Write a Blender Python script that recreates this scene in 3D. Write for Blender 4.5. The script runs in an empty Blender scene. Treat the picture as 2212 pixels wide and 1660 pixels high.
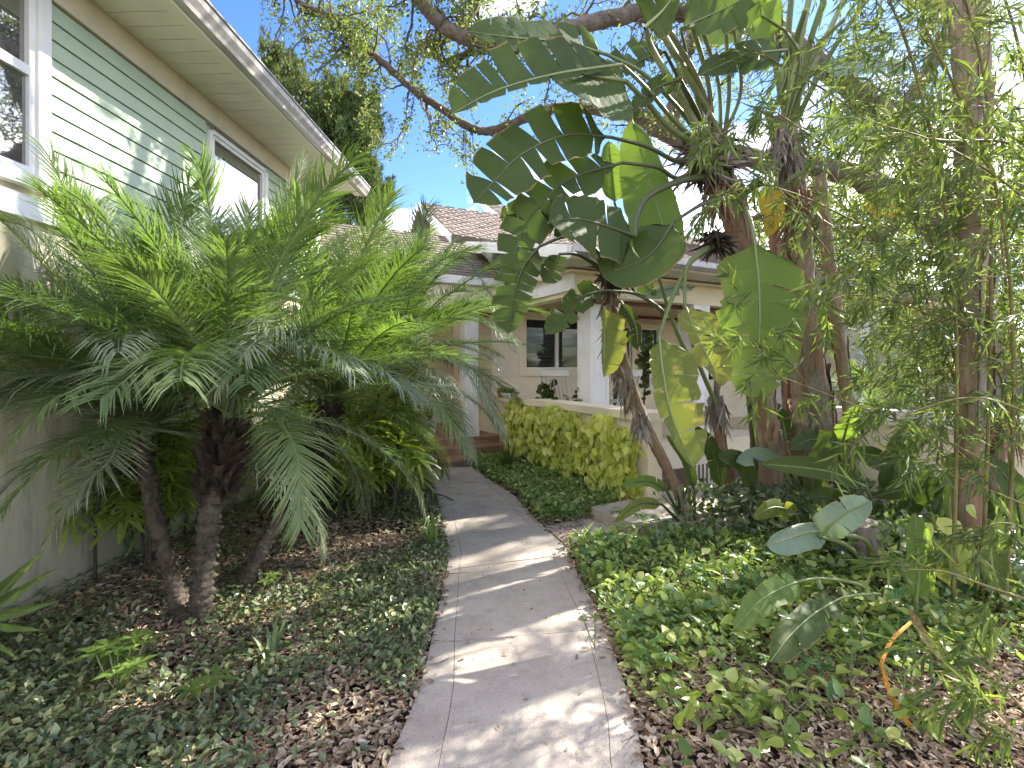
import bpy, math, random
import numpy as np
from mathutils import Vector, Matrix
random.seed(7); rng = np.random.default_rng(7)
sc = bpy.context.scene
col = sc.collection
# ------------------------------------------------------------------ camera, sky, sun, exposure
CAMH = 1.5; FV = 1060.0; CU = 1106.0; HV = 795.0      # focal length and horizon in units of a 2212 wide picture
cam_d = bpy.data.cameras.new("camera"); cam = bpy.data.objects.new("camera", cam_d); col.objects.link(cam)
cam.location = (0, 0, CAMH); cam.rotation_euler = (math.radians(90), 0, 0)
cam_d.sensor_width = 36; cam_d.lens = 36 * FV / 2212; cam_d.shift_y = -35 / 2212
cam_d.clip_start = 0.02; cam_d.clip_end = 600
sc.camera = cam
SUN_EL = math.radians(38); SUN_AZ = math.radians(32)     # azimuth counted from +X towards +Y
sdir = Vector((math.cos(SUN_EL) * math.cos(SUN_AZ), math.cos(SUN_EL) * math.sin(SUN_AZ), math.sin(SUN_EL)))
world = bpy.data.worlds.new("World"); sc.world = world; world.use_nodes = True
wt = world.node_tree; wt.nodes.clear()
def wn(t, **k):
    n = wt.nodes.new(t)
    for a, b in k.items(): setattr(n, a, b)
    return n
sky = wn('ShaderNodeTexSky', sky_type='NISHITA', sun_disc=False)
sky.sun_elevation = SUN_EL; sky.sun_rotation = math.pi / 2 - SUN_AZ
sky.air_density = 1.0; sky.dust_density = 0.15; sky.ozone_density = 2.2
bg = wn('ShaderNodeBackground'); bg.inputs['Strength'].default_value = 0.15
out = wn('ShaderNodeOutputWorld')
tc = wn('ShaderNodeTexCoord'); sep = wn('ShaderNodeSeparateXYZ'); wt.links.new(tc.outputs['Generated'], sep.inputs[0])
zz = wn('ShaderNodeMath', operation='MAXIMUM'); wt.links.new(sep.outputs['Z'], zz.inputs[0]); zz.inputs[1].default_value = 0.0
za = wn('ShaderNodeMath', operation='ADD'); wt.links.new(zz.outputs[0], za.inputs[0]); za.inputs[1].default_value = 0.16
dx = wn('ShaderNodeMath', operation='DIVIDE'); wt.links.new(sep.outputs['X'], dx.inputs[0]); wt.links.new(za.outputs[0], dx.inputs[1])
dy = wn('ShaderNodeMath', operation='DIVIDE'); wt.links.new(sep.outputs['Y'], dy.inputs[0]); wt.links.new(za.outputs[0], dy.inputs[1])
cmb = wn('ShaderNodeCombineXYZ'); wt.links.new(dx.outputs[0], cmb.inputs[0]); wt.links.new(dy.outputs[0], cmb.inputs[1])
cmb.inputs[2].default_value = 5.3
nz = wn('ShaderNodeTexNoise'); nz.inputs['Scale'].default_value = 1.15; nz.inputs['Detail'].default_value = 9; nz.inputs['Roughness'].default_value = 0.58
nz.inputs['Distortion'].default_value = 0.35
wt.links.new(cmb.outputs[0], nz.inputs['Vector'])
rp = wn('ShaderNodeValToRGB'); rp.color_ramp.elements[0].position = 0.49; rp.color_ramp.elements[1].position = 0.84
wt.links.new(nz.outputs['Fac'], rp.inputs[0])
sat = wn('ShaderNodeHueSaturation'); sat.inputs['Saturation'].default_value = 1.25; sat.inputs['Value'].default_value = 0.31; sat.inputs['Hue'].default_value = 0.517; wt.links.new(sky.outputs[0], sat.inputs['Color'])
mx = wn('ShaderNodeMix', data_type='RGBA'); wt.links.new(rp.outputs['Color'], mx.inputs['Factor'])
wt.links.new(sat.outputs[0], mx.inputs[6]); mx.inputs[7].default_value = (12.0, 10.7, 9.0, 1)
wt.links.new(mx.outputs[2], bg.inputs['Color']); wt.links.new(bg.outputs[0], out.inputs[0])
sd = bpy.data.lights.new("sun", 'SUN'); sd.energy = 2.1; sd.angle = math.radians(0.6); sd.color = (1.0, 0.95, 0.86)
so = bpy.data.objects.new("sun", sd); col.objects.link(so); so.location = (20, 12, 18)
so.rotation_euler = sdir.to_track_quat('Z', 'Y').to_euler()
sc.view_settings.view_transform = 'Standard'; sc.view_settings.look = 'None'
sc.view_settings.exposure = 3.15; sc.view_settings.gamma = 1.0; sc.view_settings.use_curve_mapping = False
sc.cycles.max_bounces = 8; sc.cycles.diffuse_bounces = 4; sc.cycles.transmission_bounces = 5; sc.cycles.transparent_max_bounces = 8
sc.cycles.caustics_reflective = False; sc.cycles.caustics_refractive = False
# ------------------------------------------------------------------ helpers
def P(u, v, d): return np.array(((u - CU) / FV * d, d, CAMH + (HV - v) / FV * d))   # a picture position at depth d
def G(u, v, z=0.0):
    d = (CAMH - z) * FV / (v - HV); return np.array(((u - CU) / FV * d, d, z))
def frame(o, label=None, cat=None, group=None, kind=None):
    if label: o['label'] = label
    if cat: o['category'] = cat
    if group: o['group'] = group
    if kind: o['kind'] = kind
    return o
def thing(name, label, cat, loc=(0, 0, 0), group=None):
    o = bpy.data.objects.new(name, None); col.objects.link(o); o.location = loc; o.empty_display_size = 0.2
    return frame(o, label, cat, group)
class MB:
    def __init__(s): s.v = []; s.q = []; s.t = []; s.n = 0; s.qv = []; s.tv = []; s.uv = []
    def add(s, V, F, var=0.5, uv=None):
        V = np.asarray(V, float).reshape(-1, 3); F = np.asarray(F, int)
        if F.ndim == 1: F = F.reshape(1, -1)
        vv = np.broadcast_to(np.asarray(var, float), (len(F),)) if np.ndim(var) <= 1 else var
        if F.shape[1] == 4: s.q.append(F + s.n); s.qv.append(vv)
        else: s.t.append(F + s.n); s.tv.append(vv)
        s.v.append(V); s.uv.append(np.zeros((len(V), 2)) if uv is None else np.asarray(uv, float)); s.n += len(V)
    def box(s, c, size, ax=None, var=0.5):
        c = np.asarray(c, float); h = np.asarray(size, float) / 2
        A = np.eye(3) if ax is None else np.asarray(ax, float)
        k = np.array([(x, y, z) for z in (-1, 1) for y in (-1, 1) for x in (-1, 1)], float) * h
        s.add(c + k @ A, [(0, 2, 3, 1), (4, 5, 7, 6), (0, 1, 5, 4), (2, 6, 7, 3), (0, 4, 6, 2), (1, 3, 7, 5)], var)
    def tube(s, pts, rad, n=8, cap=True, var=0.5, flat=1.0, wob=0.0):
        pts = np.asarray(pts, float); m = len(pts); rad = np.broadcast_to(np.asarray(rad, float), (m,))
        T = np.gradient(pts, axis=0); T /= np.linalg.norm(T, axis=1)[:, None] + 1e-9
        ref = np.array((0, 0, 1.0)) if abs(T[0][2]) < .9 else np.array((1.0, 0, 0))
        a = np.cross(T[0], ref); a /= np.linalg.norm(a); V = []
        ang = np.arange(n) * 2 * math.pi / n
        for i in range(m):
            a = a - T[i] * np.dot(a, T[i]); a /= np.linalg.norm(a) + 1e-9; b = np.cross(T[i], a)
            r = rad[i] * (1 + wob * (rng.random(n) - .5))
            V.append(pts[i] + (np.cos(ang) * r)[:, None] * a + (np.sin(ang) * r * flat)[:, None] * b)
        V = np.concatenate(V); i = np.arange(m - 1)[:, None] * n; j = np.arange(n)[None, :]; j2 = (j + 1) % n
        F = np.stack([i + j, i + j2, i + n + j2, i + n + j], -1).reshape(-1, 4)
        L = np.concatenate([[0], np.cumsum(np.linalg.norm(np.diff(pts, axis=0), axis=1))])
        uv = np.stack([np.tile(ang / 6.283, m), np.repeat(L, n)], -1)
        s.add(V, F, var, uv)
        if cap:
            for k in (0, m - 1):
                base = s.n; s.add(np.concatenate([V[k * n:(k + 1) * n], [V[k * n:(k + 1) * n].mean(0)]]),
                                  [((x + 1) % n, x, n) if k == 0 else (x, (x + 1) % n, n) for x in range(n)], var)
    def prism(s, poly, z0, z1, var=0.5):
        """poly: list of xy, anticlockwise"""
        m = len(poly); b = [(p[0], p[1], z0) for p in poly]; t = [(p[0], p[1], z1) for p in poly]
        c = np.mean(np.asarray(poly, float), 0)
        s.add(b + t, [(i, (i + 1) % m, m + (i + 1) % m, m + i) for i in range(m)], var)
        s.add(t + [(c[0], c[1], z1)], [(i, (i + 1) % m, m) for i in range(m)], var)
        s.add(b + [(c[0], c[1], z0)], [((i + 1) % m, i, m) for i in range(m)], var)
    def lathe(s, prof, c, n=16, var=0.5):
        prof = np.asarray(prof, float); ang = np.arange(n) * 2 * math.pi / n; m = len(prof)
        V = np.stack([prof[:, 0][:, None] * np.cos(ang), prof[:, 0][:, None] * np.sin(ang), np.repeat(prof[:, 1][:, None], n, 1)], -1).reshape(-1, 3) + np.asarray(c, float)
        i = np.arange(m - 1)[:, None] * n; j = np.arange(n)[None, :]; j2 = (j + 1) % n
        s.add(V, np.stack([i + j, i + j2, i + n + j2, i + n + j], -1).reshape(-1, 4), var)
    def scatter(s, tv, tf, R, pos, scale, var=0.5, tuv=None):
        """template copied n times: R (n,3,3) rows are the local axes in world space"""
        tv = np.asarray(tv, float); tf = np.asarray(tf, int); n = len(pos)
        sc_ = np.asarray(scale, float)
        if sc_.ndim == 1: sc_ = sc_[:, None, None]
        else: sc_ = sc_[:, None, :]
        V = (tv[None] * sc_) @ R + np.asarray(pos)[:, None, :]
        F = (tf[None] + (np.arange(n) * len(tv))[:, None, None]).reshape(-1, tf.shape[1])
        vv = np.repeat(np.broadcast_to(var, (n,)), len(tf))
        uv = None if tuv is None else np.tile(np.asarray(tuv, float), (n, 1))
        s.add(V.reshape(-1, 3), F, vv, uv)
    def mesh(s, name, mat, smooth=False):
        me = bpy.data.meshes.new(name)
        V = np.concatenate(s.v) if s.v else np.zeros((0, 3)); uvv = np.concatenate(s.uv)
        Q = np.concatenate(s.q) if s.q else np.zeros((0, 4), int); T = np.concatenate(s.t) if s.t else np.zeros((0, 3), int)
        lv = np.concatenate([Q.ravel(), T.ravel()]).astype(np.int32)
        ls = np.concatenate([np.arange(len(Q)) * 4, len(Q) * 4 + np.arange(len(T)) * 3]).astype(np.int32)
        me.vertices.add(len(V)); me.vertices.foreach_set('co', V.astype(np.float32).ravel())
        me.loops.add(len(lv)); me.loops.foreach_set('vertex_index', lv)
        me.polygons.add(len(ls)); me.polygons.foreach_set('loop_start', ls)
        me.polygons.foreach_set('use_smooth', np.full(len(ls), bool(smooth)))
        me.update(calc_edges=True)
        var = np.concatenate([x for x in s.qv + s.tv]) if (s.qv or s.tv) else np.zeros(0)
        a = me.attributes.new('var', 'FLOAT', 'FACE'); a.data.foreach_set('value', var.astype(np.float32))
        u = me.uv_layers.new(name='uv'); u.data.foreach_set('uv', uvv[lv].astype(np.float32).ravel())
        me.materials.append(mat); return me
    def build(s, name, mat, parent=None, smooth=False, **tags):
        me = s.mesh(name, mat, smooth)
        return link(name, me, parent, **tags)
def link(name, me, parent=None, M=None, **tags):
    o = bpy.data.objects.new(name, me); col.objects.link(o)
    if M is not None: o.matrix_world = M
    if parent is not None:
        o.parent = parent
        # builders work in world space; keep the child where it was built
        L = Vector((0, 0, 0)); q = parent
        while q is not None: L += q.location; q = q.parent
        if M is None: o.location = -L
        else: o.matrix_basis = Matrix.Translation(-L) @ M
    frame(o, tags.get('label'), tags.get('cat'), tags.get('group'), tags.get('kind'))
    return o
def rotm(X, Y):
    """orthonormal frames (n,3,3) with rows x,y,z from X direction and approximate Y"""
    X = X / (np.linalg.norm(X, axis=-1, keepdims=True) + 1e-9)
    Z = np.cross(X, Y); Z /= (np.linalg.norm(Z, axis=-1, keepdims=True) + 1e-9)
    Y = np.cross(Z, X); return np.stack([X, Y, Z], -2)
def rdir(n): v = rng.normal(size=(n, 3)); return v / np.linalg.norm(v, axis=1)[:, None]
def smooth_pts(pts, n):
    pts = np.asarray(pts, float)
    if len(pts) == 2: t = np.linspace(0, 1, n)[:, None]; return pts[0] * (1 - t) + pts[1] * t
    q = np.concatenate([[2 * pts[0] - pts[1]], pts, [2 * pts[-1] - pts[-2]]]); out = []
    m = len(pts) - 1
    for t in np.linspace(0, m - 1e-6, n):
        i = int(t); f = t - i; p0, p1, p2, p3 = q[i:i + 4]
        out.append(.5 * ((2 * p1) + (-p0 + p2) * f + (2 * p0 - 5 * p1 + 4 * p2 - p3) * f * f + (-p0 + 3 * p1 - 3 * p2 + p3) * f ** 3))
    return np.array(out)
# ------------------------------------------------------------------ materials
class NT:
    def __init__(s, name):
        s.m = bpy.data.materials.new(name); s.m.use_nodes = True; s.t = s.m.node_tree
        s.b = s.t.nodes['Principled BSDF']; s.o = s.t.nodes['Material Output']
    def n(s, t, **k):
        x = s.t.nodes.new(t)
        for a, b in k.items():
            if a in ('S', 'D', 'R', 'W'): x.inputs[{'S': 'Scale', 'D': 'Detail', 'R': 'Roughness', 'W': 'Distortion'}[a]].default_value = b
            else: setattr(x, a, b)
        return x
    def l(s, a, b): s.t.links.new(a, b)
    def ramp(s, fac, stops):
        r = s.n('ShaderNodeValToRGB'); e = r.color_ramp.elements
        while len(e) < len(stops): e.new(0.5)
        for x, (p, c) in zip(e, stops): x.position = p; x.color = (*c, 1) if len(c) == 3 else c
        s.l(fac, r.inputs[0]); return r.outputs['Color']
    def noise(s, scale, detail=5, rough=.55, coord='Object', stretch=None, dist=0):
        tc = s.n('ShaderNodeTexCoord'); x = s.n('ShaderNodeTexNoise', S=scale, D=detail, R=rough, W=dist)
        if stretch:
            m = s.n('ShaderNodeMapping'); m.inputs['Scale'].default_value = stretch; s.l(tc.outputs[coord], m.inputs[0]); s.l(m.outputs[0], x.inputs['Vector'])
        else: s.l(tc.outputs[coord], x.inputs['Vector'])
        return x.outputs['Fac']
    def mix(s, f, a, b, mode='MIX'):
        x = s.n('ShaderNodeMix', data_type='RGBA', blend_type=mode)
        for i, q in ((0, f), (6, a), (7, b)):
            if isinstance(q, (int, float)): x.inputs[i].default_value = q
            elif isinstance(q, tuple): x.inputs[i].default_value = (*q, 1)
            else: s.l(q, x.inputs[i])
        return x.outputs[2]
    def bump(s, h, strength=.3, dist=.01):
        b = s.n('ShaderNodeBump'); b.inputs['Strength'].default_value = strength; b.inputs['Distance'].default_value = dist
        s.l(h, b.inputs['Height']); s.l(b.outputs[0], s.b.inputs['Normal']); return b
    def attr(s, name='var'):
        a = s.n('ShaderNodeAttribute', attribute_name=name); return a.outputs['Fac']
    def rand(s): return s.n('ShaderNodeObjectInfo').outputs['Random']
    def math(s, op, a, b=0.0):
        x = s.n('ShaderNodeMath', operation=op)
        for i, q in ((0, a), (1, b)):
            if isinstance(q, (int, float)): x.inputs[i].default_value = q
            else: s.l(q, x.inputs[i])
        return x.outputs[0]
def paint(name, c, rough=.6, dirt=.12, scale=3, grain=.15, spec=.4, dirtc=None):
    k = NT(name); n1 = k.noise(scale, 6, .6); n2 = k.noise(scale * 14, 4, .6)
    d = tuple(x * (1 - dirt * 2.2) for x in c) if dirtc is None else dirtc
    cc = k.ramp(n1, [(0.3, d), (0.55, c), (0.8, tuple(min(1, x * (1 + dirt * .4)) for x in c))])
    cc = k.mix(k.math('MULTIPLY', n2, dirt), cc, tuple(x * .6 for x in c))
    k.l(cc, k.b.inputs['Base Color']); k.b.inputs['Roughness'].default_value = rough
    k.b.inputs['Specular IOR Level'].default_value = spec; k.bump(n2, grain, .003); return k.m
def leafmat(name, stops, trans=.4, tcol=(.35, .55, .05), rough=.4, spec=.5, source='var', veins=0, obj=.35, patch=0, bumps=.0):
    """stops: ramp over the individual's variation; translucent light comes through in tcol"""
    k = NT(name)
    f = k.attr() if source == 'var' else k.rand()
    if source == 'both': f = k.math('ADD', k.math('MULTIPLY', k.rand(), obj), k.math('MULTIPLY', k.attr(), 1 - obj))
    n = k.noise(9, 3); f2 = k.math('ADD', f, k.math('MULTIPLY', k.math('SUBTRACT', n, .5), .35))
    c = k.ramp(f2, stops)
    if veins:
        uv = k.n('ShaderNodeUVMap', uv_map='uv'); sp = k.n('ShaderNodeSeparateXYZ'); k.l(uv.outputs[0], sp.inputs[0])
        w = k.math('SINE', k.math('MULTIPLY', sp.outputs[0], veins)); w = k.math('POWER', k.math('ABSOLUTE', w), 4)
        c = k.mix(k.math('MULTIPLY', w, .07), c, (.20, .30, .10)); fn = k.noise(5, 4, .6); c = k.mix(k.math('MULTIPLY', fn, .45), c, (.10, .12, .03)); 
        b = k.bump(k.math('ADD', k.math('MULTIPLY', w, .5), k.math('MULTIPLY', k.noise(11, 4), 2.0)), .35, .006)
        en = k.noise(14, 4); ef = k.math('GREATER_THAN', k.math('ADD', sp.outputs[1], k.math('MULTIPLY', en, .14)), 1.035)
        c = k.mix(k.math('MULTIPLY', ef, .8), c, (.24, .16, .07))
    if patch:
        p = k.noise(patch, 5, .7); pf = k.ramp(p, [(.60, (0, 0, 0)), (.66, (1, 1, 1))])
        c = k.mix(k.math('MULTIPLY', pf, .75), c, (.42, .34, .10))
    k.l(c, k.b.inputs['Base Color']); k.b.inputs['Roughness'].default_value = rough; k.b.inputs['Specular IOR Level'].default_value = spec
    tr = k.n('ShaderNodeBsdfTranslucent'); tcx = k.mix(.55, c, tcol)
    tg = k.mix(1.0, tcx, (1.25, 1.25, 1.0), 'MULTIPLY'); k.l(tg, tr.inputs['Color'])
    ms = k.n('ShaderNodeMixShader'); ms.inputs[0].default_value = trans
    k.l(k.b.outputs[0], ms.inputs[1]); k.l(tr.outputs[0], ms.inputs[2]); k.l(ms.outputs[0], k.o.inputs[0]); return k.m
def bark(name, c1, c2, scale=8, stretch=(1, 1, .25), strength=.8, rough=.9, dist=.03):
    k = NT(name); n1 = k.noise(scale, 8, .7, stretch=stretch, dist=.6); n2 = k.noise(scale * .25, 3)
    c = k.ramp(n1, [(.3, c1), (.65, c2)]); c = k.mix(k.math('MULTIPLY', n2, .5), c, tuple(x * .5 for x in c1))
    k.l(c, k.b.inputs['Base Color']); k.b.inputs['Roughness'].default_value = rough; k.bump(n1, strength, dist); return k.m
M = {}
M['cream'] = paint('cream_stucco', (.80, .71, .53), .8, .06, 2.5, .35)
M['cream_dark'] = paint('beige_wall_paint', (.76, .665, .51), .8, .06, 2.5, .3)
M['white'] = paint('white_trim_paint', (.80, .79, .76), .5, .06, 4, .1)
M['beige'] = paint('beige_frieze_paint', (.66, .59, .48), .6, .07, 3, .1)
M['soffit'] = paint('soffit_vinyl', (.66, .63, .50), .55, .06, 3, .1)
M['green'] = paint('green_siding_paint', (.45, .54, .40), .6, .06, 2, .15)
M['gutter'] = paint('gutter_metal', (.36, .34, .31), .3, .15, 6, .1, .6)
M['stain'] = paint('weathered_white_wall', (.76, .73, .66), .85, .12, 2.0, .4, .2, (.42, .38, .27))
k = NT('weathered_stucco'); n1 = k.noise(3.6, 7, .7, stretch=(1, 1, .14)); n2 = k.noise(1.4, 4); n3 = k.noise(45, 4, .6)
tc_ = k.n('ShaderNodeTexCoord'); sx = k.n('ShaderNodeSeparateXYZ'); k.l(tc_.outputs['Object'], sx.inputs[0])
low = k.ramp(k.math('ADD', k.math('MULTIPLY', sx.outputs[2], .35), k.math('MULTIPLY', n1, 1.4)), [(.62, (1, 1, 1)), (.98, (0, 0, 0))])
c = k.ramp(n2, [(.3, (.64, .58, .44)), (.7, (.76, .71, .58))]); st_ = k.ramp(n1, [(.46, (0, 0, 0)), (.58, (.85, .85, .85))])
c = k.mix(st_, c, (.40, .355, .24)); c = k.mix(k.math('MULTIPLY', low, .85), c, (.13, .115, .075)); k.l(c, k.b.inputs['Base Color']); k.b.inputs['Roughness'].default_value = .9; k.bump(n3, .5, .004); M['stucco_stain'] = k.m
M['brown_trim'] = paint('brown_trim_paint', (.16, .065, .045), .6, .1)
M['step'] = paint('brown_deck_paint', (.34, .20, .13), .55, .15, 5, .3)
M['step_dark'] = paint('dark_riser_paint', (.20, .14, .12), .6, .15, 5, .3)
M['door'] = paint('varnished_door', (.33, .10, .03), .4, .2, 6, .2)
M['black'] = paint('dark_door_panel', (.02, .02, .022), .3, .1)
M['terracotta'] = paint('terracotta', (.45, .16, .07), .7, .15, 9)
M['pot_white'] = paint('white_glaze', (.75, .73, .70), .35, .08, 9)
M['pot_grey'] = paint('grey_glaze', (.45, .45, .44), .4, .1, 9)
M['chair'] = paint('chair_white_paint', (.62, .61, .60), .5, .1, 9)
M['blind'] = paint('blind_slat', (.42, .41, .40), .6, .05)
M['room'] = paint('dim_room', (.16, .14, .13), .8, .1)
k = NT('concrete')
n1 = k.noise(2.2, 6, .6); n2 = k.noise(60, 3, .7); n3 = k.noise(9, 5, .65)
c = k.ramp(n1, [(.25, (.33, .28, .225)), (.5, (.46, .40, .33)), (.75, (.53, .47, .395))])
c = k.mix(k.ramp(n3, [(.50, (0, 0, 0)), (.72, (.8, .8, .8))]), c, (.33, .29, .25))
vo = k.n('ShaderNodeTexVoronoi'); vo.inputs['Scale'].default_value = 95; tcv = k.n('ShaderNodeTexCoord'); k.l(tcv.outputs['Object'], vo.inputs['Vector'])
c = k.mix(k.ramp(vo.outputs['Distance'], [(.12, (.9, .9, .9)), (.26, (0, 0, 0))]), c, (.16, .14, .12))
c = k.mix(k.ramp(n2, [(.62, (0, 0, 0)), (.8, (.5, .5, .5))]), c, (.66, .63, .58))
k.l(c, k.b.inputs['Base Color']); k.b.inputs['Roughness'].default_value = .9; k.bump(n2, .5, .004); M['concrete'] = k.m
k = NT('mulch_soil')
n1 = k.noise(30, 8, .75); n2 = k.noise(3, 4)
c = k.ramp(n1, [(.3, (.02, .014, .009)), (.5, (.075, .048, .03)), (.68, (.16, .10, .06))])
c = k.mix(k.math('MULTIPLY', n2, .5), c, (.05, .03, .02))
k.l(c, k.b.inputs['Base Color']); k.b.inputs['Roughness'].default_value = .95; k.bump(n1, .9, .02); M['soil'] = k.m
k = NT('roof_shingle')
n1 = k.noise(6, 5, .6); n2 = k.noise(110, 2, .7)
c = k.ramp(k.attr(), [(0, (.17, .135, .11)), (.5, (.235, .19, .155)), (1, (.30, .25, .205))])
c = k.mix(k.ramp(n1, [(.45, (0, 0, 0)), (.75, (.6, .6, .6))]), c, (.12, .09, .08)); c = k.mix(k.math('MULTIPLY', n2, .35), c, (.12, .09, .08))
k.l(c, k.b.inputs['Base Color']); k.b.inputs['Roughness'].default_value = .95; k.bump(n2, .5, .004); M['shingle'] = k.m
k = NT('window_glass')
k.b.inputs['Base Color'].default_value = (.02, .025, .03, 1); k.b.inputs['Roughness'].default_value = .015; k.b.inputs['Specular IOR Level'].default_value = .9
k.b.inputs['IOR'].default_value = 1.45
tb = k.n('ShaderNodeBsdfTransparent'); tb.inputs[0].default_value = (.8, .84, .84, 1); ms = k.n('ShaderNodeMixShader'); ms.inputs[0].default_value = .72
k.l(k.b.outputs[0], ms.inputs[1]); k.l(tb.outputs[0], ms.inputs[2]); k.l(ms.outputs[0], k.o.inputs[0]); M['glass'] = k.m
k = NT('mirror_glass')
k.b.inputs['Base Color'].default_value = (.05, .055, .06, 1); k.b.inputs['Roughness'].default_value = .02; k.b.inputs['IOR'].default_value = 2.6
k.b.inputs['Specular IOR Level'].default_value = .8; M['glass_refl'] = k.m
M['oak_bark'] = bark('oak_bark', (.07, .055, .045), (.25, .20, .165), 10, (1, 1, 1), .9)
M['palm_bark'] = bark('palm_bark', (.025, .018, .013), (.19, .15, .105), 20, (1, 1, .6), .9)
M['palm_fibre'] = bark('palm_fibre', (.02, .014, .01), (.10, .065, .04), 22, (1, 1, .4), 1)
M['sheath'] = bark('dry_sheath', (.17, .12, .075), (.42, .33, .22), 16, (2.5, 2.5, .12), .7, .8, .015)
M['sheath_rust'] = bark('rust_sheath', (.17, .095, .06), (.38, .23, .14), 12, (2.5, 2.5, .15), .6, .8, .01)
M['sheath_grey'] = bark('grey_dry_strip', (.16, .13, .11), (.42, .37, .32), 14, (2, 2, .2), .8, .9, .01)
M['twig'] = bark('twig_bark', (.06, .045, .035), (.19, .14, .10), 20, (1, 1, .3), .5)
M['cane'] = bark('cane_bark', (.03, .025, .018), (.11, .09, .06), 30, (1, 1, .3), .5)
M['juniper_leaf'] = leafmat('juniper_needles', [(0, (.035, .06, .02)), (.5, (.07, .115, .035)), (1, (.15, .15, .05))], .15, (.25, .3, .05), .7, .2)
M['oak_leaf'] = leafmat('oak_leaf', [(0, (.03, .045, .018)), (.5, (.065, .10, .03)), (.85, (.12, .16, .04)), (1, (.26, .25, .06))], .30, (.42, .55, .06), .45, .5)
M['palm_leaf'] = leafmat('palm_frond', [(0, (.065, .10, .04)), (.45, (.11, .155, .065)), (.8, (.17, .215, .09)), (1, (.28, .30, .13))], .30, (.28, .50, .03), .45, .3, 'both', obj=.6)
M['palm_blue'] = leafmat('silvery_palm_frond', [(0, (.11, .14, .09)), (.5, (.17, .20, .13)), (1, (.26, .28, .19))], .2, (.25, .5, .05), .4, .45, 'both', obj=.6)
M['fan_leaf'] = leafmat('lady_palm_leaf', [(0, (.10, .16, .04)), (.5, (.20, .28, .06)), (1, (.36, .39, .10))], .42, (.5, .62, .05), .38, .5, 'both', obj=.6)
M['bamboo_leaf'] = leafmat('bamboo_leaf', [(0, (.05, .08, .03)), (.45, (.09, .13, .045)), (.85, (.16, .20, .065)), (1, (.30, .32, .10))], .30, (.42, .55, .08), .5, .3)
M['bamboo_leaf_single'] = leafmat('bamboo_leaf_single', [(0, (.06, .11, .03)), (.5, (.11, .17, .045)), (1, (.26, .31, .07))], .34, (.45, .60, .08), .5, .3, 'rand')
M['blade'] = leafmat('paddle_leaf', [(0, (.022, .042, .012)), (.5, (.04, .068, .018)), (1, (.08, .112, .03))], .17, (.25, .42, .03), .5, .18, 'both', 330, .5, bumps=1)
M['blade_light'] = leafmat('light_paddle_leaf', [(0, (.09, .16, .04)), (.5, (.13, .21, .05)), (1, (.20, .27, .06))], .34, (.40, .60, .05), .5, .2, 'both', 330, .5)
M['blade_olive'] = leafmat('olive_paddle_leaf', [(0, (.13, .17, .04)), (.5, (.19, .22, .05)), (1, (.32, .28, .06))], .30, (.50, .52, .05), .5, .2, 'both', 330, .5, patch=7)
M['blade_blue'] = leafmat('waxy_paddle_leaf', [(0, (.11, .18, .12)), (.5, (.19, .27, .20)), (1, (.30, .38, .30))], .2, (.35, .55, .15), .3, .7, 'both', 300, .5)
M['blade_yellow'] = leafmat('yellowed_leaf', [(0, (.40, .26, .03)), (.5, (.55, .38, .03)), (1, (.50, .22, .03))], .4, (.9, .55, .02), .5, .3, 'both', 330, .5, patch=5)
M['blade_dry'] = leafmat('dry_leaf', [(0, (.20, .12, .07)), (.5, (.33, .20, .12)), (1, (.42, .30, .2))], .2, (.6, .3, .1), .75, .2, 'both', 90, .5)
M['orange'] = leafmat('orange_withered_leaf', [(0, (.55, .22, .02)), (.5, (.62, .28, .02)), (1, (.50, .16, .02))], .25, (.9, .4, .02), .5, .4)
M['petiole'] = leafmat('green_stalk', [(0, (.10, .14, .045)), (.5, (.16, .20, .07)), (1, (.22, .26, .11))], .0, (.4, .5, .1), .4, .5, 'both')
M['petiole_dark'] = leafmat('dark_stalk', [(0, (.04, .05, .02)), (.5, (.07, .08, .03)), (1, (.1, .11, .04))], .0, (.4, .5, .1), .4, .5, 'both')
M['culm'] = paint('bamboo_culm', (.22, .19, .075), .65, .25, 6, .1, .15)
M['stalk_pale'] = paint('pale_stalk', (.32, .36, .20), .45, .15, 6, .1)
# ------------------------------------------------------------------ ground and path
TH = math.radians(27); U = np.array((math.cos(TH), math.sin(TH), 0)); W = np.array((-math.sin(TH), math.cos(TH), 0)); Z = np.array((0, 0, 1.0))
AXH = np.stack([U, W, Z])
def H(o, a, b, z=0.0): return np.array((o[0], o[1], 0.0)) + a * U + b * W + z * Z
b = MB()
gx = np.concatenate([[-200, -60, -20], np.linspace(-8, 8, 81), [20, 60, 200]]); gy = np.concatenate([[-60, -10], np.linspace(-2, 14, 81), [25, 60, 300]])
X, Y = np.meshgrid(gx, gy, indexing='ij')
Zg = -.035 + .018 * np.sin(X * 2.1 + 1) * np.cos(Y * 1.7) + .012 * np.sin(X * 5.3) * np.sin(Y * 4.7) - .01
ny = len(gy); i = np.arange(len(gx) - 1)[:, None]; j = np.arange(ny - 1)[None, :]
F = np.stack([i * ny + j, (i + 1) * ny + j, (i + 1) * ny + j + 1, i * ny + j + 1], -1).reshape(-1, 4)
b.add(np.stack([X, Y, Zg], -1).reshape(-1, 3), F); b.build('ground', M['soil'], smooth=True, kind='structure')
kL = [(-.5, -.47), (1.84, -.476), (2.12, -.444), (2.366, -.430), (2.677, -.442), (3.32, -.467), (3.94, -.50), (5.02, -.72), (6.09, -.96), (7.16, -1.26), (8.4, -1.7)]
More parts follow.
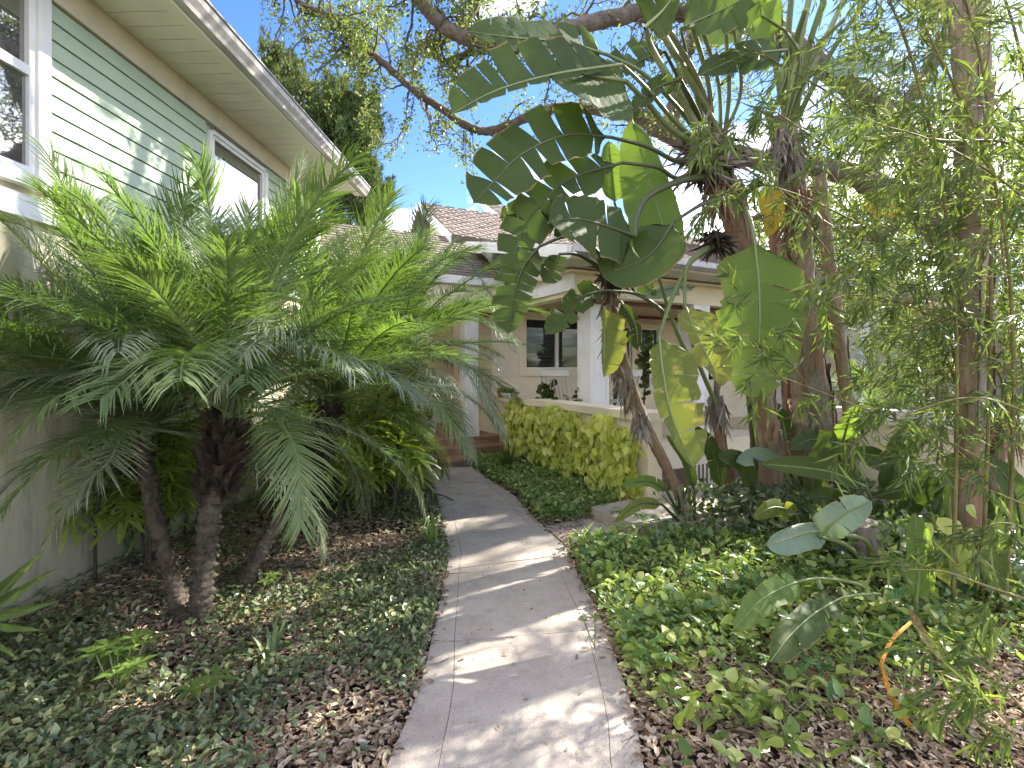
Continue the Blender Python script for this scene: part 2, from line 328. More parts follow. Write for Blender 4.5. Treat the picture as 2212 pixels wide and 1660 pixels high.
kR = [(-.5, .42), (1.84, .491), (2.09, .53), (2.3, .535), (2.82, .54), (3.24, .51), (3.73, .461), (4.1, .452), (4.65, .294), (4.89, .226), (5.74, .0325), (6.74, -.36), (7.5, -.62), (8.4, -1.0)]
def xL(d): return float(np.interp(d, *zip(*kL)))
def xR(d): return float(np.interp(d, *zip(*kR)))
def gLx(d): return xL(d) + float(np.interp(d, [0, 1.8, 2.7, 3.7, 5, 8], [.18, .20, .125, .09, .12, .16]))
def gRx(d): return xR(d) - float(np.interp(d, [0, 2.1, 2.8, 3.2, 3.9, 5, 8], [.12, .12, .11, .12, .125, .13, .14]))
path = thing('path', None, None); path['kind'] = 'structure'
joints = [(-.4, -.3), (.5, .6), (1.57, 1.70), (2.67, 2.82), (3.62, 3.94), (4.37, 4.66), (5.35, 5.66), (6.25, 6.45), (7.35, 7.42)]
for (a0, a1), (b0, b1) in zip(joints[:-1], joints[1:]):
    for k, (fa, fb) in enumerate(((xL, gLx), (gLx, gRx), (gRx, xR))):
        g = .0014; rows = []
        for t in np.linspace(0, 1, 7):
            dl = a0 + (b0 - a0) * t; dr = a1 + (b1 - a1) * t
            fr = (0, .15, .88, 1)
            da = dl + (dr - dl) * fr[k]; db = dl + (dr - dl) * fr[k + 1]
            if t == 0: da += .0035; db += .0035
            if t == 1: da -= .0035; db -= .0035
            rows.append((fa(da) + (g if k else 0), da, fb(db) - (g if k < 2 else 0), db))
        z0 = -.08; z1 = .004 * random.random()
        m = MB(); V = []
        for r in rows: V += [(r[0], r[1], z1), (r[2], r[3], z1), (r[0], r[1], z0), (r[2], r[3], z0)]
        Fq = []
        for q in range(6):
            a = q * 4; Fq += [(a, a + 1, a + 5, a + 4), (a, a + 4, a + 6, a + 2), (a + 1, a + 3, a + 7, a + 5)]
        Fq += [(0, 2, 3, 1), (24, 25, 27, 26)]
        m.add(V, Fq); m.build('slab', M['concrete'], path)
bed_ = MB(); ys_ = np.linspace(-.3, 7.5, 60); n_ = len(ys_)
bed_.add([(xL(y) + .004, y, -.006) for y in ys_] + [(xR(y) - .004, y, -.006) for y in ys_], [(i, n_ + i, n_ + i + 1, i + 1) for i in range(n_ - 1)]); bed_.build('joint_fill', M['soil'], path)
m = MB(); m.prism([(.465, 4.12), (.75, 4.28), (1.05, 4.42), (.90, 4.66), (.765, 4.90), (.60, 4.80), (.315, 4.665)], -.08, .002); m.build('slab', M['concrete'], path)
pad = MB(); pad.prism([(.78, 4.93), (1.06, 4.45), (1.9, 4.35), (2.9, 4.9), (2.2, 5.9), (1.35, 5.28)], -.08, .10)
pad.build('stepping_pad', M['concrete'], path)
# ------------------------------------------------------------------ green house on the left
gh = thing('green_house', 'two-tone house with pale green siding, beige soffit and metal gutter behind the palms', 'house', (-3.0, 3.2, 0))
e = np.array((.032, 1, 0)); e /= np.linalg.norm(e); nrm = np.array((e[1], -e[0], 0))    # along the wall, out of the wall (+x)
GA = np.stack([nrm, e, Z])
def GW(o_, s, z): return np.array((-3.1, 0, 0)) + nrm * o_ + e * s + Z * z
def gbox(mb, o0, o1, s0, s1, z0, z1): mb.box(GW((o0 + o1) / 2, (s0 + s1) / 2, (z0 + z1) / 2), (o1 - o0, s1 - s0, z1 - z0), GA)
SE = 7.25; ZS = 4.09
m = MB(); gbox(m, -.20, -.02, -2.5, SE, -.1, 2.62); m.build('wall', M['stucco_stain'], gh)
m = MB(); gbox(m, -.20, -.05, 3.18, 4.86, 2.62, ZS); gbox(m, -.20, -.05, 5.72, SE, 2.62, ZS); gbox(m, -.20, -.05, 4.86, 5.72, 2.55, 2.60); m.build('wall', M['green'], gh)
m = MB(); gbox(m, -.06, .03, -2.5, SE, 2.42, 2.56); m.build('belly_band', M['white'], gh)
ws = 4.80; we = 5.76
z = 2.565; top = 3.885; n = 11; eh = (top - z) / n
for i in range(n):
    zz0 = z + i * eh
    segs = [(3.17, ws - .06), (we + .06, SE)] if zz0 > 2.60 else [(3.17, SE)]
    for s0, s1 in segs:
        q = MB(); o0, o1 = -.045, .004
        V = [GW(o0, s0, zz0), GW(o1, s0, zz0), GW(o1 - .012, s0, zz0 + eh - .007), GW(o0, s0, zz0 + eh - .007),
             GW(o0, s1, zz0), GW(o1, s1, zz0), GW(o1 - .012, s1, zz0 + eh - .007), GW(o0, s1, zz0 + eh - .007)]
        q.add(V, [(0, 1, 2, 3), (4, 7, 6, 5), (1, 5, 6, 2), (0, 4, 5, 1), (3, 2, 6, 7), (0, 3, 7, 4)])
        q.build('siding_board', M['green'], gh)
for s0, s1 in ((-2.5, 4.42), (4.424, SE)):
    m = MB(); gbox(m, -.05, .018, s0, s1, 3.89, ZS - .002); m.build('frieze_board', M['beige'], gh)
k = -2.5; i = 0
while k < SE:
    m = MB(); gbox(m, -.05, .50, k + .003, min(k + .148, SE), ZS, ZS + .02); m.build('soffit_panel', M['soffit'], gh); k += .152; i += 1
m = MB(); gbox(m, -.05, .52, -2.5, SE, ZS + .022, ZS + .05); gbox(m, .503, .60, -2.5, SE + .15, ZS - .006, ZS + .018); m.build('soffit_trim', M['soffit'], gh)
m = MB(); gbox(m, .585, .603, -2.5, SE + .16, ZS - .01, ZS + .15); m.build('fascia', M['white'], gh)
# gutter: an open K shaped trough swept along the eave
prof = [(.606, .15), (.606, .0), (.665, .0), (.675, .03), (.705, .075), (.712, .125), (.725, .13), (.725, .145), (.705, .145), (.70, .08), (.67, .04), (.66, .012), (.618, .012), (.618, .15)]
m = MB(); s0, s1 = -2.5, SE + .2
Vp = [GW(a, s0, ZS + c_) for a, c_ in prof] + [GW(a, s1, ZS + c_) for a, c_ in prof]; npf = len(prof)
m.add(Vp, [(i, (i + 1) % npf, npf + (i + 1) % npf, npf + i) for i in range(npf)])
m.add([GW(.607, s1, ZS + .001), GW(.66, s1, ZS + .001), GW(.715, s1, ZS + .09), GW(.72, s1, ZS + .143), GW(.607, s1, ZS + .143)], [(0, 1, 2), (0, 2, 3), (0, 3, 4)])
m.build('gutter', M['gutter'], gh)
# low roof above the eave
m = MB(); V = [GW(.60, -2.5, ZS + .15), GW(.60, SE + .2, ZS + .15), GW(-5.5, SE + .2, ZS + 2.1), GW(-5.5, -2.5, ZS + 2.1)]
m.add(V + [v - Z * .06 for v in V], [(0, 1, 2, 3), (7, 6, 5, 4), (0, 4, 5, 1), (1, 5, 6, 2), (2, 6, 7, 3), (3, 7, 4, 0)]); m.build('roof', M['shingle'], gh)
m = MB(); gbox(m, -6, -.20, SE - .12, SE, -.1, ZS + .2); m.build('wall', M['beige'], gh)
m = MB(); gbox(m, -.05, .03, SE - .12, SE + .02, -.02, ZS); m.build('corner_board', M['white'], gh)
# windows
def gwin(s0, s1, z0, z1, rail, trim=.085):
    w = MB(); t = trim
    gbox(w, -.05, .03, s0 - t, s0, z0 - t, z1); gbox(w, -.05, .03, s1, s1 + t, z0 - t, z1); gbox(w, -.05, .045, s0, s1, z0 - t, z0)
    gbox(w, -.05, .03, s0, s1, z1 - .01, z1 + .03)
    wo = w.build('window', M['white'], gh)
    f = MB(); r = .045
    gbox(f, -.045, .012, s0 + .002, s0 + r, z0 + .002, z1 - .012); gbox(f, -.045, .012, s1 - r, s1 - .002, z0 + .002, z1 - .012)
    gbox(f, -.045, .012, s0 + r, s1 - r, z0 + .002, z0 + r); gbox(f, -.045, .012, s0 + r, s1 - r, z1 - r, z1 - .012)
    if rail: gbox(f, -.045, .016, s0 + r, s1 - r, rail - .03, rail + .03)
    f.build('frame', M['white'], wo)
    spans = [(z0 + r, z1 - r)] if not rail else [(rail + .03, z1 - r), (z0 + r, rail - .03)]
    for i_, (a, c_) in enumerate(spans):
        p = MB(); gbox(p, -.022, -.018 + (.008 if i_ else 0), s0 + r, s1 - r, a, c_); p.build('pane', M['glass_refl'], wo)
    bl = MB(); zq = z1 - .05
    while zq > z1 - .35:
        gbox(bl, -.10, -.06, s0 + r, s1 - r, zq - .02, zq - .017); zq -= .022
    bl.build('blind', M['blind'], wo, kind='stuff')
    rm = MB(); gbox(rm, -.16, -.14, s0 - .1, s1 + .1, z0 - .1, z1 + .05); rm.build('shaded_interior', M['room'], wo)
gwin(1.9, 3.085, 2.70, 3.885, 3.34, .083)
gwin(ws, we, 2.62, 3.80, 0, .055)
# stone plinth line at the foot of the wall
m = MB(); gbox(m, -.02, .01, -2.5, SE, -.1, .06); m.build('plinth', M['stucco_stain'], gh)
# ------------------------------------------------------------------ cream house with the porch
ph = thing('porch_house', 'cream single-storey house with a raised open porch, white columns and brown shingle roofs', 'house', (0.8, 7.0, 0))
FL = .35
B0 = (.834, 6.7)              # porch beam corner
def hbox(mb, o, a0, a1, b0, b1, z0, z1): mb.box(H(o, (a0 + a1) / 2, (b0 + b1) / 2, (z0 + z1) / 2), (a1 - a0, b1 - b0, z1 - z0), AXH)
BW = (.73, 9.2)               # back wall line runs along U
def wallbox(a0, a1, b0, b1, z0, z1, mat='cream_dark', name='wall', o=BW):
    m = MB(); hbox(m, o, a0, a1, b0, b1, z0, z1); return m.build(name, M[mat], ph)
# porch floor
m = MB(); hbox(m, B0, .08, 9.2, -.02, 2.6, -.1, FL - .005); m.build('porch_floor', M['cream_dark'], ph)
m = MB(); hbox(m, (-.28, 8.4), -4.2, .10, 0.02, 3.2, -.1, FL - .004); m.build('entry_floor', M['step'], ph)
# back wall with openings: window 1 a 0.32..1.72 z 1.3..2.42 ; window 2 ; glazed door
op = [(-.54, .83, 1.48, 2.42), (1.44, 1.93, FL, 2.34), (2.19, 2.68, 1.10, 2.33), (4.0, 4.9, 1.2, 2.36), (7.4, 8.4, FL, 2.36)]
a = -1.22
for (o0, o1, z0, z1) in op:
    wallbox(a, o0, 0, .15, 0, 3.1); wallbox(o0, o1, 0, .15, z1, 3.1)
    if z0 > FL + .01: wallbox(o0, o1, 0, .15, 0, z0)
    a = o1
wallbox(a, 9.6, 0, .15, 0, 3.1)
wallbox(-1.22, -1.07, .15, 2.0, 0, 3.1, 'cream_dark')           # return wall beside the entry
wallbox(-5.2, -1.22, 1.95, 2.1, 0, 3.1, 'cream')               # entry wall
wallbox(9.45, 9.6, -2.3, 0, 0, 3.1, 'cream')
def pwin(a0, a1, z0, z1, mull=True, shutters=True, tr=.13, door=False):
    t = MB(); o = BW
    hbox(t, o, a0 - tr, a0, -.03, 0, z0 - (0 if door else tr), z1 + tr); hbox(t, o, a1, a1 + tr, -.03, 0, z0 - (0 if door else tr), z1 + tr)
    hbox(t, o, a0, a1, -.03, 0, z1, z1 + tr)
    if not door: hbox(t, o, a0, a1, -.04, 0, z0 - tr, z0)
    w = t.build('door_frame' if door else 'window', M['cream'], ph)
    f = MB(); r = .03; am = (a0 + a1) / 2
    for x0, x1 in ((a0, a0 + r), (a1 - r, a1)): hbox(f, o, x0, x1, .02, .07, z0, z1)
    for y0, y1 in ((z0, z0 + r), (z1 - r, z1)): hbox(f, o, a0 + r, a1 - r, .02, .07, y0, y1)
    if mull: hbox(f, o, am - .035, am + .035, .015, .07, z0 + r, z1 - r)
    f.build('frame', M['white'], w)
    p = MB(); hbox(p, o, a0 + r, a1 - r, .045, .05, z0 + r, z1 - r); p.build('pane', M['glass'], w)
    if shutters:
        s = MB(); zq = z0 + .05
        while zq < z1 - .06:
            for x0, x1 in ((a0 + .05, am - .06), (am + .06, a1 - .05)):
                s.box(H(o, (x0 + x1) / 2, .10, zq + .03), (x1 - x0, .007, .07), np.stack([U, W * .8 + Z * .6, -W * .6 + Z * .8]))
            zq += .075
        for x in (a0 + .03, am - .04, am + .04, a1 - .03): hbox(s, o, x - .02, x + .02, .08, .12, z0 + .03, z1 - .03)
        s.build('plantation_shutter', M['blind'], w, kind='stuff')
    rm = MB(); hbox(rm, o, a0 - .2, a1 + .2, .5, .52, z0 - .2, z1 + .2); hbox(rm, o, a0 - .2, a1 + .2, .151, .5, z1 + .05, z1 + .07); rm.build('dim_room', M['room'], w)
pwin(*op[0]); pwin(op[1][0], op[1][1], FL, op[1][3], False, False, .08, True); pwin(*op[2], False, False, .09); pwin(*op[3]); pwin(op[4][0], op[4][1], FL, op[4][3], True, False, .08, True)
# ceiling, brown trim at the ceiling line
m = MB(); hbox(m, BW, -1.2, 9.6, -2.45, 0, 2.78, 2.81); m.build('porch_ceiling', M['cream_dark'], ph)
m = MB(); hbox(m, BW, -1.07, 9.4, -.045, -.004, 2.52, 2.575); m.build('ceiling_trim', M['brown_trim'], ph)
m = MB(); hbox(m, B0, .05, 9.4, .22, .26, 2.44, 2.62); m.build('beam_trim', M['brown_trim'], ph)
# beams
m = MB(); hbox(m, B0, 0, 9.5, -.01, .20, 2.50, 2.99); m.build('porch_beam', M['cream'], ph)
m = MB(); hbox(m, B0, 0, .20, .20, 2.55, 2.50, 2.93); m.build('side_beam', M['cream'], ph)
m = MB(); hbox(m, B0, -.05, 0, -.05, 2.1, 2.56, 2.90); m.build('beam_cladding', M['white'], ph)
m = MB(); hbox(m, B0, 0, 9.6, -.04, -.013, 2.93, 2.97); m.build('beam_moulding', M['beige'], ph)
m = MB(); hbox(m, (-.28, 8.3), -4.4, .12, 0, .2, 2.44, 3.0); m.build('entry_beam', M['cream'], ph)
m = MB(); hbox(m, (-.28, 8.3), -.0, .12, .2, 1.3, 2.45, 3.1); m.build('entry_side_beam', M['cream'], ph)
m = MB(); hbox(m, (-.28, 8.3), -4.4, .0, .2, .24, 2.37, 2.46); m.build('entry_trim', M['brown_trim'], ph)
m = MB(); hbox(m, (-.28, 8.3), -4.4, .0, .2, 2.0, 2.95, 2.98); m.build('entry_ceiling', M['cream'], ph)
# columns
def column(o, a, b_, s=.34, z0=FL, z1=2.5):
    m = MB(); hbox(m, o, a, a + s, b_, b_ + s, z0, z1); hbox(m, o, a - .012, a + s + .012, b_ - .012, b_ + s + .012, z0 - .002, z0 + .16); hbox(m, o, a - .014, a + s + .014, b_ - .014, b_ + s + .014, z1 - .12, z1 - .003)
    for x in (.06, s - .06): hbox(m, o, a + x - .005, a + x + .005, b_ - .006, b_, z0 + .2, z1 - .15)
    m.build('column', M['white'], ph)
column((1.155, 7.2), 0, 0, .34); column(B0, 2.28, -.0, .33, FL, 2.5); column(B0, 4.6, 0, .33); column(B0, 6.9, 0, .33)
column((-.62, 8.20), -.16, .04, .24, FL, 2.44)
# steps: three treads with dark nosings
for i, zt in enumerate((FL, FL - .117, FL - .234)):
    m = MB(); hbox(m, (-.28, 8.4), -3.6, .06 + .17 * i, -.30 * i - .03, -.30 * i + .30, zt - .03, zt + .001 * (i + 1)); m.build('tread', M['step'], ph)
    m = MB(); hbox(m, (-.28, 8.4), -3.6, .03 + .17 * i, -.30 * i, -.30 * i + .28, zt - .125, zt - .03); m.build('riser', M['step' if i < 2 else 'step_dark'], ph)
# door at the entry
m = MB(); hbox(m, BW, -3.02, -1.98, 1.90, 1.95, FL, 2.4); m.build('door_frame', M['white'], ph)
m = MB(); hbox(m, BW, -2.94, -2.06, 1.86, 1.90, FL + .02, 2.32); dr = m.build('door', M['door'], ph)
m = MB()
for z0, z1 in ((.45, 1.0), (1.1, 2.2)):
    for a0 in (-2.85, -2.46): hbox(m, BW, a0, a0 + .31, 1.85, 1.86, z0, z1)
m.build('door_panel', M['door'], dr)
m = MB(); m.tube([H(BW, -2.12, 1.84, 1.35), H(BW, -2.12, 1.80, 1.37), H(BW, -2.12, 1.80, 1.55), H(BW, -2.12, 1.84, 1.57)], .012, 6); m.build('handle', M['gutter'], dr)
# low porch wall with cap
C0 = (1.447, 5.2); WL = 4.05
m = MB(); hbox(m, C0, 0 - .005, .19, 0, WL, -.1, .93); pw = m.build('low_wall', M['cream'], ph)
m = MB(); hbox(m, C0, -.035, .36, -.02, WL, .93, 1.02); m.build('wall_cap', M['cream'], ph)
# roofs ---------------------------------------------------------------
def roof(name, A_, B_, C_, D_, course=.13, tab=.30, thick=.10, fasc=None):
    """A,B eave ends; D,C ridge ends (A-D and B-C are the rakes). Deck plus courses of separate tabs."""
    A_, B_, C_, D_ = [np.asarray(x, float) for x in (A_, B_, C_, D_)]
    nn = np.cross(B_ - A_, D_ - A_); nn /= np.linalg.norm(nn)
    if nn[2] < 0: nn = -nn
    m = MB(); V = [A_, B_, C_, D_]; m.add(V + [v - nn * thick for v in V], [(0, 1, 2, 3), (7, 6, 5, 4), (0, 4, 5, 1), (1, 5, 6, 2), (2, 6, 7, 3), (3, 7, 4, 0)])
    r = m.build('roof', M['shingle'], ph)
    nr = int(np.linalg.norm(D_ - A_) / course); m = MB()
    for i in range(nr + 1):
        t0 = i / nr; t1 = min(1, (i + 1.05) / nr)
        p0 = A_ + (D_ - A_) * t0; p1 = B_ + (C_ - B_) * t0; q0 = A_ + (D_ - A_) * t1; q1 = B_ + (C_ - B_) * t1
        L = np.linalg.norm(p1 - p0); nt = max(1, int(L / tab)); off = (i % 2) * .5 + rng.random() * .2
        c = np.clip((np.arange(nt + 2) - off) / nt, 0, 1)
        for x0, x1 in zip(c[:-1], c[1:]):
            if x1 - x0 < .004: continue
            g = .0012 * nt / L if L else 0
            a_, b_, d_, c_ = p0 + (p1 - p0) * (x0 + g), p0 + (p1 - p0) * (x1 - g), q0 + (q1 - q0) * (x0 + g), q0 + (q1 - q0) * (x1 - g)
            h = .014 + .006 * rng.random(); v = rng.random()
            m.add([a_ + nn * h, b_ + nn * h, c_ + nn * .003, d_ + nn * .003, a_, b_], [(0, 1, 2, 3), (4, 5, 1, 0)], v)
    m.build('shingles', M['shingle'], r, kind='stuff')
    return r, nn
def board(p, q, h, t, mat='white', name='fascia', par=None, out_=None):
    """upright board below the line p-q"""
    p = np.asarray(p, float); q = np.asarray(q, float); n_ = np.cross(q - p, Z); n_ /= np.linalg.norm(n_)
    if out_ is not None and np.dot(n_, out_) < 0: n_ = -n_
    m = MB(); V = [p, q, q - Z * h, p - Z * h]
    m.add(V + [v + n_ * t for v in V], [(0, 1, 2, 3), (7, 6, 5, 4), (0, 4, 5, 1), (1, 5, 6, 2), (2, 6, 7, 3), (3, 7, 4, 0)]); return m.build(name, M[mat], par or ph)
# entry roof (A)
E0 = np.array((-.149, 8.3, 3.0)); up = W * 1 + Z * .69
roof('entry_roof', E0 - U * 4.8, E0, E0 + up * 1.42, E0 - U * 4.8 + up * 1.42, .115)
board(E0 - U * 4.8 - Z * .01, E0 - Z * .01, .13, .03, 'white', out_=-W)
board(E0 + up * 1.42 - Z * .01, E0 - Z * .01, .15, .03, 'cream_dark', 'rake_board', out_=U)
# upper roof (B)
R0 = np.array((-2.076, 11.0, 5.2)); S0 = np.array((-1.13, 9.15, 3.98)); 
roof('main_roof', S0 + U * 0, S0 + U * 11.5, R0 + U * 11.5, R0, .115)
board(R0 - Z * .0, S0, .17, .04, 'white', 'rake_board', out_=-U)
# back pitch and gable wall under it
m = MB(); V = [R0, R0 + U * 11.5, R0 + U * 11.5 + W * 2 - Z * 1.2, R0 + W * 2 - Z * 1.2]; m.add(V + [v - Z * .1 for v in V], [(0, 1, 2, 3), (7, 6, 5, 4), (0, 4, 5, 1), (1, 5, 6, 2), (2, 6, 7, 3), (3, 7, 4, 0)]); m.build('roof', M['shingle'], ph)
m = MB(); g0 = R0 + U * .25; w0 = S0 + U * .25
V = [g0 - Z * .12, w0 - Z * .12, w0 - Z * 1.2, g0 - Z * 2.2]; m.add(V + [v + U * .12 for v in V], [(0, 1, 2, 3), (7, 6, 5, 4), (0, 4, 5, 1), (1, 5, 6, 2), (2, 6, 7, 3), (3, 7, 4, 0)]); m.build('gable_wall', M['cream'], ph)
# farther roof (C)
R1 = P(1042, 438, 14.2); S1 = R1 - W * 2.3 - Z * 1.36
roof('far_roof', S1, S1 + U * 9, R1 + U * 9, R1, .13); board(R1, S1, .17, .04, 'white', 'rake_board', out_=-U)
# low roof (D) over the porch, with its rake towards the entry
K0 = np.array((.70, 5.97, 3.0)); slope = .24
kt = K0 + W * 3.3 + Z * 3.3 * slope
roof('porch_roof', K0, K0 + U * 10.6, kt + U * 10.6, kt, .125)
board(kt, K0, .17, .035, 'white', 'rake_board', out_=-U)
board(K0 - Z * .005, K0 + U * 10.6 - Z * .005, .15, .03, 'white', out_=-W)
roof('porch_roof_upper', K0 + U * 3.2 + W * .3 + Z * .13, K0 + U * 10.6 + W * .3 + Z * .13, K0 + U * 10.6 + W * 2.2 + Z * 1.0, K0 + U * 3.6 + W * 2.2 + Z * 1.0, .125)
# gutter on the porch eave
m = MB(); m.add([K0 + U * s - W * o_ + Z * z_ for s in (0, 10.6) for o_, z_ in ((.034, -.02), (.12, -.02), (.13, -.10), (.09, -.14), (.034, -.14))],
      [(i, (i + 1) % 5, 5 + (i + 1) % 5, 5 + i) for i in range(5)]); m.add([K0 - W * o_ + Z * z_ for o_, z_ in ((.034, -.02), (.12, -.02), (.13, -.10), (.09, -.14), (.034, -.14))], [(0, 1, 2), (0, 2, 3), (0, 3, 4)]); m.build('gutter', M['gutter'], ph)
# soffits as separate boards
for i in range(56):
    m = MB(); c = K0 + U * (.02 + .15 * i); c2 = c + U * .143
    V = [c + Z * -.165 + W * .0, c2 + Z * -.165, c2 + W * .72 - Z * .165, c + W * .72 - Z * .165]
    m.add(V + [v + Z * .02 for v in V], [(3, 2, 1, 0), (4, 5, 6, 7), (0, 1, 5, 4), (1, 2, 6, 5), (2, 3, 7, 6), (3, 0, 4, 7)]); m.build('soffit_panel', M['soffit'], ph)
# pale green siding in the triangle above the entry roof
for i in range(9):
    m = MB(); z0 = 2.95 + i * .12
    hbox(m, B0, .02 + .004, .14, .75 + max(0, (i - 1)) * .36, 3.1, z0, z0 + .113); m.build('siding_board', M['green'], ph)
m = MB(); hbox(m, B0, .14, .2, .2, 3.1, 2.93, 3.0); m.build('wall_core', M['cream'], ph)
m = MB(); hbox(m, BW, -5, -1.1, 2.1, 2.2, 0, 3.9); m.build('wall', M['cream'], ph)
# ------------------------------------------------------------------ garden wall at the right
q0 = np.array((3.30, 5.78, 0)); q1 = np.array((4.95, 3.65, 0)); dd = q1 - q0; dl = np.linalg.norm(dd); dd /= dl; AXG = np.stack([dd, np.cross(Z, dd), Z])
m = MB(); m.box((q0 + q1) / 2 + Z * .41, (dl, .18, 1.06), AXG); gw = m.build('garden_wall', M['cream'])
frame(gw, 'low off-white garden wall with a thick cap behind the broad paddle leaves', 'wall')
m = MB(); m.box((q0 + q1) / 2 + Z * 1.0, (dl, .26, .14), AXG); m.build('wall_cap', M['white'], gw)
# railing gate
rl = thing('white_railing', 'short white picket railing between the low porch wall and the banana-like trunks', 'railing', tuple(P(1500, 1030, 5.6)))
r0 = P(1497, 966, 5.9); r1 = P(1540, 968, 5.9); ax = (r1 - r0) / np.linalg.norm(r1 - r0); AX = np.stack([ax, np.cross(Z, ax), Z])
for z_ in (.0, -.42):
    m = MB(); m.box((r0 + r1) / 2 + Z * z_, (np.linalg.norm(r1 - r0) + .05, .035, .035), AX); m.build('rail', M['white'], rl)
for i in range(6):
    m = MB(); m.box(r0 + (r1 - r0) * i / 5 - Z * .21, (.018, .018, .385), AX); m.build('picket', M['white'], rl)
# ------------------------------------------------------------------ things on the porch
def rocking_chair(o, rz, label):
    t = thing('rocking_chair', label, 'rocking chair', tuple(o), 'rocking chairs on the porch')
    c, s = math.cos(rz), math.sin(rz); A = np.array(((c, s, 0), (-s, c, 0), (0, 0, 1.0))); o = np.asarray(o, float)
    def pt(x, y, z): return o + np.array((x, y, z)) @ A
    for x in (-.24, .24):
        m = MB(); m.tube([pt(x, .22, .40), pt(x, .30, .75), pt(x, .42, 1.12)], .02, 6); m.build('back_post', M['chair'], t)
        m = MB(); m.tube([pt(x * 1.1, -.25, .62), pt(x * 1.1, .30, .64)], (.03, .03), 6, flat=.5); m.build('armrest', M['chair'], t)
        for y in (-.22, .22): m = MB(); m.tube([pt(x, y, .05), pt(x, y, .62 if y < 0 else .42)], .02, 6); m.build('leg', M['chair'], t)
        m = MB(); m.tube([pt(x, -.42, .09), pt(x, -.2, .035), pt(x, .1, .02), pt(x, .35, .05), pt(x, .5, .11)], .018, 6); m.build('rocker', M['chair'], t)
    for i in range(6):
        x = -.17 + .068 * i; m = MB(); m.tube([pt(x, .22, .45), pt(x, .30, .75), pt(x, .40, 1.04)], .016, 4, flat=.5); m.build('back_slat', M['chair'], t)
    m = MB(); m.box(pt(0, .41, 1.07), (.5, .03, .09), A); m.build('top_rail', M['chair'], t)
    m = MB(); m.box(pt(0, 0, .42), (.52, .5, .03), A); m.build('seat', M['chair'], t)
rocking_chair(P(1222, 884, 7.95) * (1, 1, 0) + Z * FL, 2.6, 'white slatted rocking chair in front of the shuttered porch window')
rocking_chair(P(1318, 884, 7.75) * (1, 1, 0) + Z * FL, -2.3, 'white slatted rocking chair to the right of the thick white column')
def pot(o, r, h, mat, name='pot', par=None):
    m = MB(); m.lathe([(r * .6, 0), (r * .72, .01), (r, h * .92), (r * 1.06, h * .93), (r * 1.06, h), (r * .93, h), (r * .9, h * .85), (.001, h * .83)], o, 18); return m.build(name, M[mat], par, smooth=False)
lt = [(0, 0, 0), (.5, .28, .05), (1, 0, 0), (.5, -.28, .05)]; lf = [(0, 1, 2), (0, 2, 3)]
def tuft(o, n, r, h, mb, w=.14, L=.12, up=.8):
    d = rdir(n); d[:, 2] = np.abs(d[:, 2]) * up + .15; X = d; pos = np.asarray(o) + d * rng.random((n, 1)) * np.array((r, r, h))
    mb.scatter(lt, lf, rotm(X, rdir(n)), pos, np.stack([L * (.6 + .8 * rng.random(n)), w * (.7 + .6 * rng.random(n)), np.full(n, L)], -1), rng.random(n))
cap_z = 1.02
o = P(1097, 851, 7.62); o[2] = cap_z; t = thing('bowl_planter', 'white bowl of succulents on the porch wall cap', 'planter', tuple(o))
m = MB(); m.lathe([(.03, 0), (.07, .02), (.105, .07), (.11, .09), (.10, .085), (.001, .08)], o, 20); m.build('bowl', M['pot_white'], t, smooth=True)
m = MB(); tuft(o + Z * .08, 160, .10, .09, m, .035, .07, .6); tuft(o + Z * .06 + U * .11, 60, .06, .05, m, .03, .06, .3); m.build('foliage', M['bamboo_leaf'], t, kind='stuff')
o = P(1081, 851, 7.85); o[2] = cap_z; t = thing('terracotta_pot', 'small terracotta pot beside the white bowl of succulents', 'pot', tuple(o)); pot(o, .055, .11, 'terracotta', 'pot', t)
m = MB(); tuft(o + Z * .1, 40, .05, .05, m, .03, .06); m.build('foliage', M['bamboo_leaf'], t, kind='stuff')
def round_leaf_plant(o, h, n, name, label, L=.13, par=None):
    t = thing(name, label, 'plant', tuple(o)); pot(o, .13, .24, 'pot_grey', 'pot', t); o = np.asarray(o, float)
    m = MB(); tips = []
    for k_ in range(4):
        tip = o + np.array((random.uniform(-.12, .12), random.uniform(-.12, .12), h * random.uniform(.75, 1))); m.tube([o + Z * .2, (o + tip) / 2 + rdir(1)[0] * .03, tip], (.01, .008, .005), 5); tips.append(tip)
    m.build('stem', M['twig'], t); m = MB()
    for q in range(n):
        tp = tips[q % 4]; f = rng.random() ** .6; p = o + Z * .2 + (tp - o - Z * .2) * (.25 + .75 * f); d = rdir(1); d[0, 2] = abs(d[0, 2]) * .6 + .1
        m.scatter([(0, 0, 0), (.35, .38, .06), (.75, .40, .08), (1, 0, 0), (.75, -.40, .08), (.35, -.38, .06)], [(0, 1, 2, 3), (0, 3, 4, 5)], rotm(d, rdir(1)), p[None], np.array([L * (.6 + .6 * rng.random())]), rng.random())
    m.build('foliage', M['blade'], t, kind='stuff')
o = P(1180, 884, 7.75); o[2] = FL; round_leaf_plant(o, 1.0, 44, 'fiddle_leaf_plant', 'potted round-leaved plant at the left of the white rocking chair', .15)
o = P(1247, 884, 7.5); o[2] = FL; round_leaf_plant(o, .80, 30, 'potted_shrub', 'potted leafy shrub between the rocking chair and the thick column', .13)
o = P(1215, 884, 7.4); o[2] = FL; round_leaf_plant(o, .74, 40, 'potted_herb', 'low bright potted plant in front of the rocking chair', .09)
o = P(1388, 884, 8.2); o[2] = FL; round_leaf_plant(o, 1.75, 60, 'tall_potted_plant', 'tall potted plant before the small dark porch window', .15)
